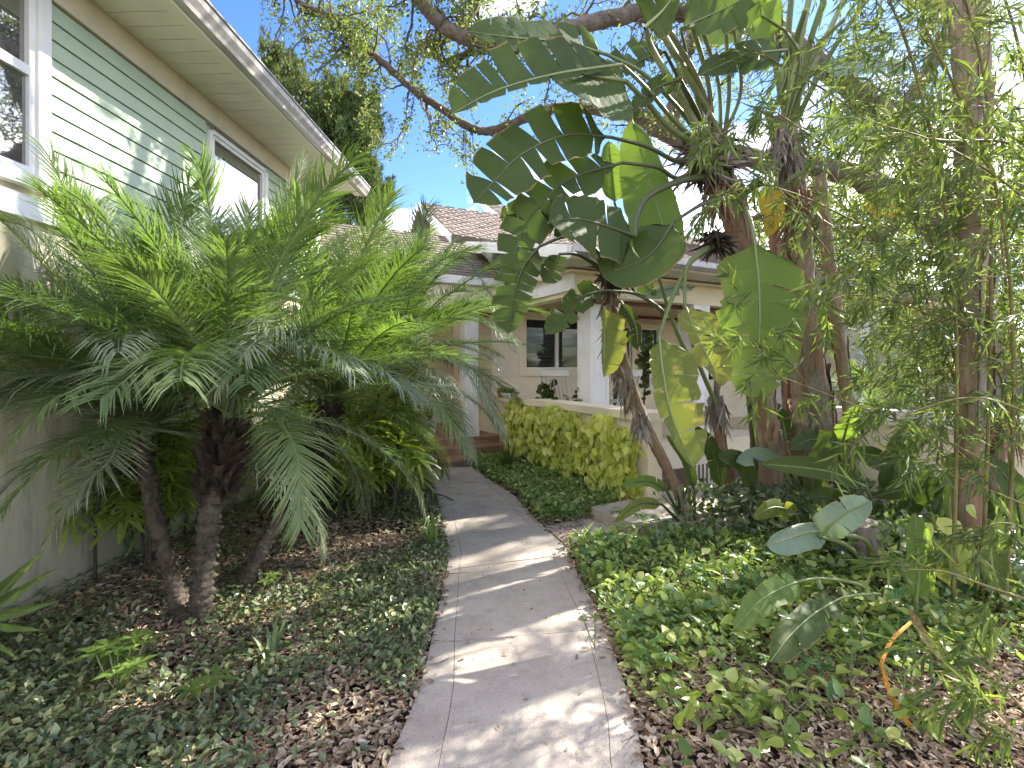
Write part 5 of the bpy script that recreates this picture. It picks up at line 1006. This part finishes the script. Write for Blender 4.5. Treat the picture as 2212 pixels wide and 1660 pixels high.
culms = [((2060, 1270, 3.0), (2060, 600, 3.0), (1960, 100, 2.9), (1800, -200, 2.6)), ((2120, 1270, 3.1), (2140, 700, 3.1), (2130, 200, 2.9), (2020, -200, 2.6)),
         ((2170, 1300, 2.9), (2190, 800, 2.9), (2150, 400, 2.7), (2000, 60, 2.4)), ((2090, 1250, 3.4), (2060, 700, 3.5), (1900, 300, 3.5), (1640, 110, 3.4)),
         ((2150, 1280, 3.3), (2090, 900, 3.5), (1950, 600, 3.6), (1800, 420, 3.7)), ((2250, 1300, 2.8), (2260, 700, 2.6), (2230, 350, 2.4), (2010, 300, 2.1)),
         ((2180, 1220, 3.8), (2180, 700, 3.9), (2120, 300, 3.9), (1990, 0, 3.8)), ((2280, 1250, 3.3), (2260, 600, 3.2), (2200, 100, 3.0), (2080, -200, 2.8)), ((2050, 1180, 4.2), (2010, 700, 4.3), (1930, 300, 4.3), (1760, 80, 4.2)), ((2140, 1180, 4.4), (2100, 600, 4.4), (2060, 200, 4.3), (1940, -100, 4.1)),
         ((1930, 1090, 5.3), (1920, 800, 5.3), (1860, 500, 5.2), (1760, 320, 5.0)), ((2080, 1090, 5.2), (2040, 800, 5.2), (1990, 560, 5.1), (1900, 450, 5.0)), ((2190, 1100, 5.0), (2180, 800, 5.0), (2150, 500, 5.0), (2080, 300, 4.9)), ((2010, 1090, 5.6), (2000, 850, 5.6), (1960, 700, 5.5), (1880, 640, 5.4)), ((2170, 1230, 3.6), (2180, 950, 3.5), (2150, 780, 3.4), (2060, 680, 3.2))]
cpts = []
for cq, c in enumerate(culms):
    base = P(*c[0]); base[2] = -.05; p = smooth_pts([base] + [P(*q) for q in c[1:]], 60); m = MB(); rr = np.linspace(.012, .005, 60) * (1 + .12 * ((np.arange(60) % 5) == 0)); m.tube(p, rr, 7); m.build('culm', M['culm'], bm, smooth=True); cpts.append(p)
    for i in range(14, 60, 3):
        for q in range(2):
            az = random.uniform(0, 6.28); d = np.array((math.cos(az) - .35, math.sin(az) * .8, random.uniform(-.1, .6))); bbranch(p[i], d, random.uniform(.35, .75), 25)
# the branches that reach in front of the trunks
for pts, nb_ in [([(2150, 1010, 2.9), (2030, 945, 2.8), (1900, 895, 2.75), (1776, 848, 2.7), (1690, 815, 2.7), (1596, 778, 2.7)], 8), ([(2230, 440, 2.2), (2120, 360, 2.15), (2003, 300, 2.1), (1900, 270, 2.1)], 7), ([(2100, 1005, 3.0), (1990, 900, 3.0), (1880, 850, 3.0)], 4),
                 ([(2230, 1300, 2.2), (2120, 1262, 2.2), (2040, 1235, 2.2), (1960, 1230, 2.2)], 4), ([(2212, 1090, 2.6), (2090, 1040, 2.6), (1985, 1000, 2.6)], 5), ([(1800, 560, 3.3), (1700, 430, 3.1), (1610, 330, 3.0), (1530, 270, 2.9)], 8), ([(1900, 400, 3.2), (1760, 300, 3.0), (1640, 230, 2.9), (1560, 290, 2.8)], 8), ([(1850, 480, 3.2), (1720, 420, 3.1), (1620, 400, 3.0), (1540, 440, 2.95)], 6),
                 ([(2050, 700, 3.0), (1930, 650, 2.9), (1820, 640, 2.9), (1740, 690, 2.8)], 7), ([(2120, 600, 2.8), (2000, 540, 2.7), (1880, 560, 2.6), (1790, 600, 2.6)], 7), ([(2240, 900, 2.6), (2120, 860, 2.5), (2000, 880, 2.5), (1900, 930, 2.5)], 6), ([(2240, 1150, 2.5), (2160, 1130, 2.4), (2090, 1160, 2.4)], 5),
                 ([(2250, 1640, 1.75), (2190, 1590, 1.75), (2130, 1560, 1.75)], 5), ([(2260, 1600, 1.8), (2180, 1500, 1.9), (2100, 1440, 1.95)], 4), ([(1700, 830, 2.9), (1640, 760, 2.85), (1600, 690, 2.8)], 4)]:
    p = smooth_pts([P(*q) for q in pts], 30); m = MB(); m.tube(p, np.linspace(.006, .002, 30), 6); m.build('branch', M['culm'], bm, smooth=True)
    for q in range(nb_):
        i = int(29 * (.25 + .75 * q / max(1, nb_ - 1))); T = p[min(29, i + 1)] - p[i - 1]; T /= np.linalg.norm(T); bbranch(p[i], T + rng.normal(0, .6, 3), random.uniform(.12, .3), 22, .0016)
bt.build('twigs', M['culm'], bm, kind='stuff')
pos = np.concatenate([x[0] for x in bleaf]); R = np.concatenate([x[1] for x in bleaf]); S = np.concatenate([x[2] for x in bleaf])
dist = np.linalg.norm(pos - np.array((0, 0, CAMH)), axis=1); uu = CU + pos[:, 0] / np.maximum(pos[:, 1], .1) * FV; vv = HV - (pos[:, 2] - CAMH) / np.maximum(pos[:, 1], .1) * FV
okk = (uu < 2200) & (vv > 10) & (vv < 1650); score = np.where(okk, S[:, 0] / dist, 0); near = np.argsort(-score)[:300]; rest = np.setdiff1d(np.arange(len(pos)), near)
x = MB(); x.add(BL_V, BL_F); blm = x.mesh('leaf', M['bamboo_leaf_single'])
for i in near:
    A_ = R[i].T * S[i][None, :]; Mx = Matrix(((*A_[0], pos[i][0]), (*A_[1], pos[i][1]), (*A_[2], pos[i][2]), (0, 0, 0, 1))); link('leaf', blm, bm, Mx)
m = MB(); m.scatter(BL_V, BL_F, R[rest], pos[rest], S[rest], np.clip(rng.beta(2, 2.5, len(rest)), 0, 1)); m.build('foliage', M['bamboo_leaf'], bm, kind='stuff')
# ------------------------------------------------------------------ vine on the porch wall
vn = thing('wall_vine', 'thick yellow-green vine covering the front of the low porch wall', 'vine', tuple(H(C0, -.2, 2, 0)))
HV_ = np.array([(0, 0, .0), (.08, .36, .03), (.4, .44, .04), (.78, .22, -.02), (1, 0, -.12), (.78, -.22, -.02), (.4, -.44, .04), (.08, -.36, .03), (.45, 0, -.05)]); HF_ = [(0, 1, 2, 8), (8, 2, 3, 4), (0, 8, 6, 7), (8, 4, 5, 6)]
M['pothos'] = leafmat('golden_vine_leaf', [(0, (.26, .33, .05)), (.4, (.42, .48, .08)), (.75, (.56, .60, .12)), (1, (.66, .66, .26))], .25, (.6, .68, .08), .38, .5, 'both', obj=.7)
M['pothos_single'] = leafmat('golden_vine_leaf_single', [(0, (.28, .35, .05)), (.4, (.44, .50, .08)), (.75, (.58, .61, .12)), (1, (.66, .66, .26))], .25, (.6, .68, .08), .38, .5, 'rand')
n = 2900; bb = rng.uniform(.04, 2.98, n); topz = .93 + .05 * np.sin(bb * 5) + .05 * np.sin(bb * 11 + 1) - .25 * np.clip(.6 - bb, 0, 1); bot = .08 + .26 * np.clip(np.sin(bb * 6.1 + 2) * np.sin(bb * 2.3), 0, 1)
zz_ = bot + (topz - bot) * rng.random(n) ** .85; depth = .03 + .20 * rng.random(n) * np.clip(1.25 - np.abs(zz_ - .55), .3, 1)
pos = np.array([H(C0, -d_ - .02, b_, z_) for d_, b_, z_ in zip(depth, bb, zz_)]); X = -Z * (.7 + .3 * rng.random((n, 1))) - U * (.35 * rng.random((n, 1))) + W * rng.normal(0, .35, (n, 1)); Y = W + rng.normal(0, .45, (n, 3)); R = rotm(X, -Y)
S = .098 * (.6 + .7 * rng.random(n)); order = np.argsort(-(depth + .02 * rng.random(n)))
x = MB(); x.add(HV_, HF_); pm = x.mesh('leaf', M['pothos_single'], True)
for i in order[:300]:
    A_ = R[i].T * S[i]; link('leaf', pm, vn, Matrix(((*A_[0], pos[i][0]), (*A_[1], pos[i][1]), (*A_[2], pos[i][2]), (0, 0, 0, 1))))
m = MB(); r_ = order[300:]; m.scatter(HV_, HF_, R[r_], pos[r_], S[r_], rng.random(len(r_))); m.build('foliage', M['pothos'], vn, smooth=True, kind='stuff')
m = MB()
for q in range(70):
    b_ = random.uniform(.25, 3.2); m.tube([H(C0, -.03, b_, 0), H(C0, -.03 - random.random() * .06, b_ + random.uniform(-.1, .1), .3), H(C0, -.05, b_ + random.uniform(-.1, .1), .8)], .004, 4, cap=False)
m.build('stem', M['twig'], vn, kind='stuff')
# ------------------------------------------------------------------ ground cover, leaf litter
def inside_path(x, y, mrg=0.0):
    l = np.interp(y, *zip(*kL)); r = np.interp(y, *zip(*kR)); p = (x > l - mrg) & (x < r + mrg) & (y < 7.6)
    side = (x > .2) & (y > 4.12 + (x - .46) * .55 - mrg) & (y < 4.66 + (x - .3) * .45 + mrg) & (x < 1.1)
    return p | side
def on_pad(x, y):
    return (x > .75) & (y > 4.93 - (x - .78) * 1.7) & (y > 4.3) & (y < 5.3 + (x - 1.3) * .5) & (x < 3.0) & (y > 4.38 + np.clip(x - 1.9, 0, 2) * .55)
def fnoise(x, y, s=1.0, ph=0.0): return (np.sin(x * 2.3 * s + ph) * np.cos(y * 2.9 * s + ph * 1.7) + .6 * np.sin(x * 5.1 * s + y * 3.3 * s + ph * 3) + .4 * np.cos(x * 9.7 * s - y * 7.9 * s + ph)) / 2
def wall_side(x, y):   # right of the porch wall face / inside house
    a = (x - C0[0]) * U[0] + (y - C0[1]) * U[1]; b_ = (x - C0[0]) * W[0] + (y - C0[1]) * W[1]; return (a > -.02) & (b_ > 0)
def scatter_ground(n, x0, x1, y0, y1, dens, tv, tf, L, wr, h0, h1, tilt, mat, name, label, cat=None, flat=.25, var=None, smooth=False):
    x = rng.uniform(x0, x1, n); y = rng.uniform(y0, y1, n); keep = rng.random(n) < dens(x, y); x, y = x[keep], y[keep]; k = len(x)
    az = rng.uniform(0, 6.283, k); el = rng.normal(flat, tilt, k); X = np.stack([np.cos(az) * np.cos(el), np.sin(az) * np.cos(el), np.sin(el)], -1)
    Y = np.stack([-np.sin(az), np.cos(az), rng.normal(0, tilt, k)], -1); z = h0 + (h1 - h0) * rng.random(k); s = L * (.55 + .8 * rng.random(k))
    m = MB(); m.scatter(tv, tf, rotm(X, Y), np.stack([x, y, z], -1), np.stack([s, s * wr, s], -1), rng.random(k) if var is None else var(x, y)); o = m.build(name, M[mat], smooth=smooth, kind='stuff'); o['label'] = label
    if cat: o['category'] = cat
    return o
M['ivy'] = leafmat('dark_ground_cover', [(0, (.065, .09, .05)), (.45, (.12, .155, .08)), (.75, (.18, .22, .10)), (.92, (.27, .31, .13)), (1, (.40, .38, .17))], .22, (.25, .45, .05), .30, .6)
M['bed'] = leafmat('green_ground_cover', [(0, (.09, .14, .05)), (.45, (.17, .25, .08)), (.8, (.28, .37, .12)), (1, (.42, .48, .17))], .30, (.4, .6, .06), .36, .5)
M['litter'] = leafmat('leaf_litter', [(0, (.15, .105, .07)), (.35, (.31, .23, .155)), (.7, (.45, .36, .26)), (.9, (.58, .50, .38)), (1, (.45, .24, .12))], .08, (.4, .2, .05), .8, .2)
G4 = np.array([(0, 0, 0), (.45, .5, .10), (1, 0, -.02), (.45, -.5, .10), (.45, 0, 0)]); G4F = [(0, 4, 1), (4, 2, 1), (0, 3, 4), (4, 3, 2)]
LT = np.array([(0, 0, .06), (.3, .26, .14), (.75, .22, .10), (1, 0, .0), (.75, -.22, .16), (.3, -.26, .10)]); LTF = [(0, 1, 2, 3), (0, 3, 4, 5)]
def zone(x, y, cx, cy, r): return np.clip(1.4 - np.hypot(x - cx, y - cy) / r, 0, 1)
def lit_l(x, y): return np.clip(zone(x, y, -2.2, 3.7, 1.15) + zone(x, y, -.62, 1.95, .42) + zone(x, y, -1.5, 4.3, .7) + .35 * zone(x, y, -1.1, 2.3, .6), 0, 1)
def cov_left(x, y):
    base = np.where((x < -.3) & (x > -3.2 + .03 * y) & ~inside_path(x, y, -.02 + .03), 1.0, 0)
    return base * np.clip(.78 - .85 * lit_l(x, y) + .5 * fnoise(x, y, 1.3), .04, .8)
scatter_ground(60000, -3.4, -.3, 1.2, 7.6, cov_left, G4, G4F, .040, .60, .0, .075, .45, 'ivy', 'ground_cover', 'dark small-leaved ground cover left of the path', 'ground cover')
scatter_ground(26000, -3.4, -.3, 1.2, 4.2, cov_left, G4, G4F, .036, .62, .0, .085, .5, 'ivy', 'ground_cover', 'dark small-leaved ground cover left of the path', 'ground cover')
allg = lambda x, y: np.where(inside_path(x, y, .0) | on_pad(x, y) | wall_side(x, y), 0.0, 1.0)
scatter_ground(105000, -3.3, 4.4, 1.2, 4.4, allg, LT, LTF, .040, .75, -.02, .014, .28, 'litter', 'leaf_litter', 'dry brown fallen leaves on the soil of both beds', 'leaf litter', .0)
scatter_ground(22000, -3.2, 3.0, 4.2, 8.0, allg, LT, LTF, .060, .8, -.02, .012, .28, 'litter', 'leaf_litter', 'dry brown fallen leaves on the soil farther back', 'leaf litter', .0)
def cov_bed(x, y): return np.where(~inside_path(x, y, .0) & ~wall_side(x, y) & ~on_pad(x, y) & (x > xRv(y)) & (y > 4.65), 1.0, 0)
def xRv(y): return np.interp(y, *zip(*kR))
scatter_ground(15000, -1.0, 1.6, 4.6, 8.4, cov_bed, G4, G4F, .062, .62, .0, .16, .5, 'bed', 'ground_cover', 'mid green leafy ground cover in front of the wall vine', 'ground cover')
def cov_right(x, y):
    base = np.where((x > xRv(y)) & ~inside_path(x, y, .0) & ~on_pad(x, y) & ~wall_side(x, y) & (y < 5.0), 1.0, 0); f = np.clip((y - 2.15 - .10 * x) * 2.2 + .55 * fnoise(x, y, 1.7, 1), 0, 1) * np.clip(1.15 - .30 * np.clip(x - 1.6, 0, 3), .25, 1); return base * f
scatter_ground(34000, .4, 4.4, 1.6, 5.0, cov_right, G4, G4F, .042, .60, .0, .12, .5, 'bed', 'ground_cover', 'mixed low green ground cover right of the path', 'ground cover')
def cov_poth(x, y):
    base = np.where((x > xRv(y) + .03) & (y < 4.2) & ~inside_path(x, y, .03), 1.0, 0); f = np.clip(.55 + .7 * fnoise(x, y, 2.6, 4), 0, 1) * np.clip((y - 2.1 - .08 * x) * 2.2, 0, 1) * np.clip(1.3 - .25 * x, .3, 1); return base * f
M['bed_pothos'] = leafmat('variegated_ground_leaf', [(0, (.08, .15, .035)), (.4, (.17, .25, .05)), (.7, (.30, .37, .08)), (1, (.50, .52, .20))], .32, (.5, .65, .08), .33, .55)
scatter_ground(9000, .4, 4.0, 1.6, 4.2, cov_poth, HV_, HF_, .058, .85, .03, .15, .5, 'bed_pothos', 'variegated_creeper', 'yellow-green variegated creeper leaves in the right bed', 'creeper', .35, smooth=True)
def creeper_cluster(mb, st, c, n, L, hmax):
    for q in range(n):
        tip = np.asarray(c) + rng.normal(0, .045, 3) * (1, 1, 0) + Z * (.03 + hmax * rng.random()); st.tube([np.asarray(c) * (1, 1, 0), (np.asarray(c) + tip) / 2, tip], .0022, 3, cap=False)
        az = rng.uniform(0, 6.283); el = rng.normal(.35, .35); X = np.array([(math.cos(az) * math.cos(el), math.sin(az) * math.cos(el), math.sin(el))]); Y = np.array([(-math.sin(az), math.cos(az), rng.normal(0, .4))])
        mb.scatter(HV_ * (1, .8, 1.6), HF_, rotm(X, Y), tip[None], np.array([L * (.6 + .7 * rng.random())]), rng.random())
m = MB(); st = MB()
for q in range(150):
    y_ = rng.uniform(1.75, 2.9); x_ = rng.uniform(xR(y_) + .05, 3.0)
    if rng.random() < np.clip(1.25 - .45 * x_ , .15, 1) * (.35 + .65 * (fnoise(np.array(x_), np.array(y_), 2.2, 4) > -.15)): creeper_cluster(m, st, (x_, y_, 0), random.randint(4, 9), .062, .11)
for u_, v_ in [(1470, 1570), (1510, 1570), (1480, 1520), (1560, 1550), (1600, 1545), (1610, 1580), (1545, 1480), (1440, 1480), (1400, 1460), (1730, 1560), (1790, 1550), (1850, 1600), (1900, 1620), (1380, 1440), (1420, 1520)]: creeper_cluster(m, st, G(u_, v_), 8, .065, .10)
o = m.build('variegated_creeper', M['bed_pothos'], smooth=True, kind='stuff'); frame(o, 'clusters of yellow-green variegated leaves sprouting from the leaf litter by the path', 'creeper'); st.build('stem', M['petiole'], o)
cv = thing('climbing_vine', 'large variegated heart leaves climbing the foot of the tan trunk at the right', 'vine', tuple(G(2080, 1300)))
x = MB(); x.add(HV_ * (1, 1, 1.5), HF_); cvm = x.mesh('leaf', M['pothos_single'], True)
for q in range(64):
    v_ = rng.uniform(1080, 1400); u_ = 2050 + (v_ - 1080) * .06 + rng.normal(0, 30); p_ = P(u_, v_, 3.15 + .05 * rng.normal()); p_[1] = min(p_[1], 1.45 * FV / (v_ - HV)) if v_ > 1240 else p_[1]; p_ = P(u_, v_, p_[1])
    X = np.array([(rng.normal(0, .4), -.35 + rng.normal(0, .2), -1.0)]); Rr = rotm(X, np.array([(-1, rng.normal(0, .3), rng.normal(0, .3))]))[0]; s_ = .10 * (.6 + .7 * rng.random()); A_ = Rr.T * s_
    link('leaf', cvm, cv, Matrix(((*A_[0], p_[0]), (*A_[1], p_[1]), (*A_[2], p_[2]), (0, 0, 0, 1))))
x = MB(); x.tube(smooth_pts([G(2075, 1330), P(2060, 1250, 3.2), P(2055, 1150, 3.2), P(2050, 1060, 3.2)], 14), .006, 5); x.build('stem', M['petiole'], cv)
M['palmate'] = leafmat('soft_green_creeper', [(0, (.05, .12, .04)), (.5, (.10, .20, .07)), (1, (.16, .28, .09))], .3, (.3, .55, .08), .45, .4)
pv = []; pf = []
for q in range(5):
    a = -1.1 + q * .55; c, s = math.cos(a), math.sin(a); b0 = len(pv); pv += [(0, 0, 0), (c * .5 - s * .16, s * .5 + c * .16, .03), (c, s, -.06), (c * .5 + s * .16, s * .5 - c * .16, .03)]; pf += [(b0, b0 + 1, b0 + 2), (b0, b0 + 2, b0 + 3)]
def cov_palm(x, y): return np.where((x > xRv(y) + .06) & (y < 5), np.clip(-.05 + 1.2 * fnoise(x, y, 1.9, 8), 0, 1), 0) * np.clip((y - 2.1) * 3, 0, 1)
scatter_ground(7000, .4, 4.2, 1.8, 5.0, cov_palm, pv, pf, .055, 1.0, .05, .15, .35, 'palmate', 'five_leaf_creeper', 'soft five-fingered creeper among the right bed', 'creeper', .1)
# shrubby undergrowth around the trunk bases
m = MB(); n = 5200; c = np.array([G(u, v) for u, v in [(1560, 1150), (1650, 1150), (1720, 1160), (1800, 1180), (1880, 1220), (1950, 1250), (2050, 1260), (2150, 1280), (1700, 1110), (1830, 1120), (1960, 1160)]])
i = rng.integers(0, len(c), n); pos = c[i] + rng.normal(0, .22, (n, 3)) * (1, 1, 0) + Z * (rng.random((n, 1)) ** 1.4 * .42)
m.scatter(G4, G4F, rotm(rdir(n) + (0, -.3, .1), rdir(n)), pos, np.stack([.05 + .06 * rng.random(n), .03 + .04 * rng.random(n), np.full(n, .06)], -1), rng.random(n)); o = m.build('undergrowth', M['ivy'], kind='stuff'); frame(o, 'dark leafy undergrowth around the feet of the paddle-leaved trunks', 'undergrowth')
m = MB(); n = 260; x = rng.uniform(-3.1, 3.6, n); y = rng.uniform(1.4, 5.2, n); k_ = ~inside_path(x, y, .0) & ~on_pad(x, y) & ~wall_side(x, y)
for a_, b_ in zip(x[k_], y[k_]):
    L_ = random.uniform(.1, .45); az = random.uniform(0, 6.28); p = np.array([(a_ + math.cos(az) * L_ * f, b_ + math.sin(az) * L_ * f, .02 + .03 * math.sin(f * 3 + az)) for f in np.linspace(0, 1, 5)]) + rng.normal(0, .006, (5, 3)); m.tube(p, np.linspace(.004, .0015, 5), 4, cap=False)
o = m.build('fallen_twigs', M['twig'], kind='stuff'); frame(o, 'thin fallen twigs scattered over both beds', 'twigs')
edge = lambda x, y: np.where(inside_path(x, y, 0) & (y < 6), np.clip(1 - np.minimum(x - np.interp(y, *zip(*kL)), np.interp(y, *zip(*kR)) - x) / .05, 0, 1) ** 2 + .004, 0)
scatter_ground(9000, -.8, .7, 1.3, 6, edge, LT, LTF, .038, .8, .006, .012, .2, 'litter', 'leaf_litter', 'fallen leaves spilled over the edges of the path', 'leaf litter', .0)
# specks of debris on the path
m = MB(); n = 900; y = rng.uniform(1.6, 7.4, n); x = np.interp(y, *zip(*kL)) + rng.random(n) * (np.interp(y, *zip(*kR)) - np.interp(y, *zip(*kL)))
m.scatter(LT, LTF, rotm(rdir(n) * (1, 1, .1), rdir(n) * (1, 1, .1)), np.stack([x, y, np.full(n, .007)], -1), .006 + .010 * rng.random(n) ** 4 * 2.2, rng.random(n)); o = m.build('debris', M['litter'], kind='stuff'); frame(o, 'specks of leaf debris on the concrete path', 'debris')
# seedlings on the left
def seedling(label, o, n, L, mat='blade_light', group='bright seedlings in the dark ground cover'):
    t = thing('seedling', label, 'seedling', tuple(o), group); o = np.asarray(o, float)
    for q in range(n):
        a0 = rng.uniform(0, 6.28); c = o + rdir(1)[0] * (.13, .10, 0) * (q > 0) + Z * (.12 + .10 * rng.random()); s_ = MB(); s_.tube([o * (1, 1, 0), (o + c) / 2 + rdir(1)[0] * .01, c], .003, 4); s_.build('stem', M['petiole'], t)
        for w_ in range(6):
            a = a0 + w_ * 1.047; X = np.array([(math.cos(a), math.sin(a), random.uniform(-.1, .35))]); m = MB(); m.scatter(G4, G4F, rotm(X, np.array([(-math.sin(a), math.cos(a), 0)])), c[None], np.array([[L * random.uniform(.8, 1.2), L * .42, L]]), random.random()); m.build('leaflet', M[mat], t)
seedling('cluster of bright palmate seedlings in a sun spot at the lower left', G(255, 1500), 10, .085)
seedling('single bright seedling near the middle of the left bed', G(465, 1560), 2, .085)
seedling('pale seedling rising from the leaf litter by the palm trunks', G(590, 1300), 2, .07)
seedling('small seedling sprouting on the edge of the concrete path', G(1285, 1400), 2, .035)
# surface roots and a few sticks by the palm clump
m = MB()
for (u0, v0), (u1, v1) in [((410, 1345), (240, 1330)), ((420, 1370), (180, 1400)), ((520, 1285), (650, 1290)), ((430, 1375), (300, 1430)), ((470, 1360), (600, 1375)), ((160, 1440), (300, 1380))]:
    a_, b_ = G(u0, v0), G(u1, v1); p = np.array([a_ + (b_ - a_) * f for f in np.linspace(0, 1, 9)]) + rng.normal(0, .02, (9, 3)) * (1, 1, .2) + Z * .012; m.tube(smooth_pts(p, 24), np.linspace(.02, .006, 24), 6, wob=.2)
o = m.build('surface_roots', M['palm_bark'], smooth=True, kind='stuff'); frame(o, 'bare roots and sticks crossing the litter round the palm clump', 'roots')
rd = thing('fallen_stalk', 'thin dark palm stalk lying across the path below the steps', 'stalk', tuple(G(960, 1080)))
m = MB(); m.tube(smooth_pts([G(928, 1068) + Z * .012, G(955, 1073) + Z * .015, G(980, 1084) + Z * .012], 14), .006, 5); m.build('stalk', M['cane'], rd)
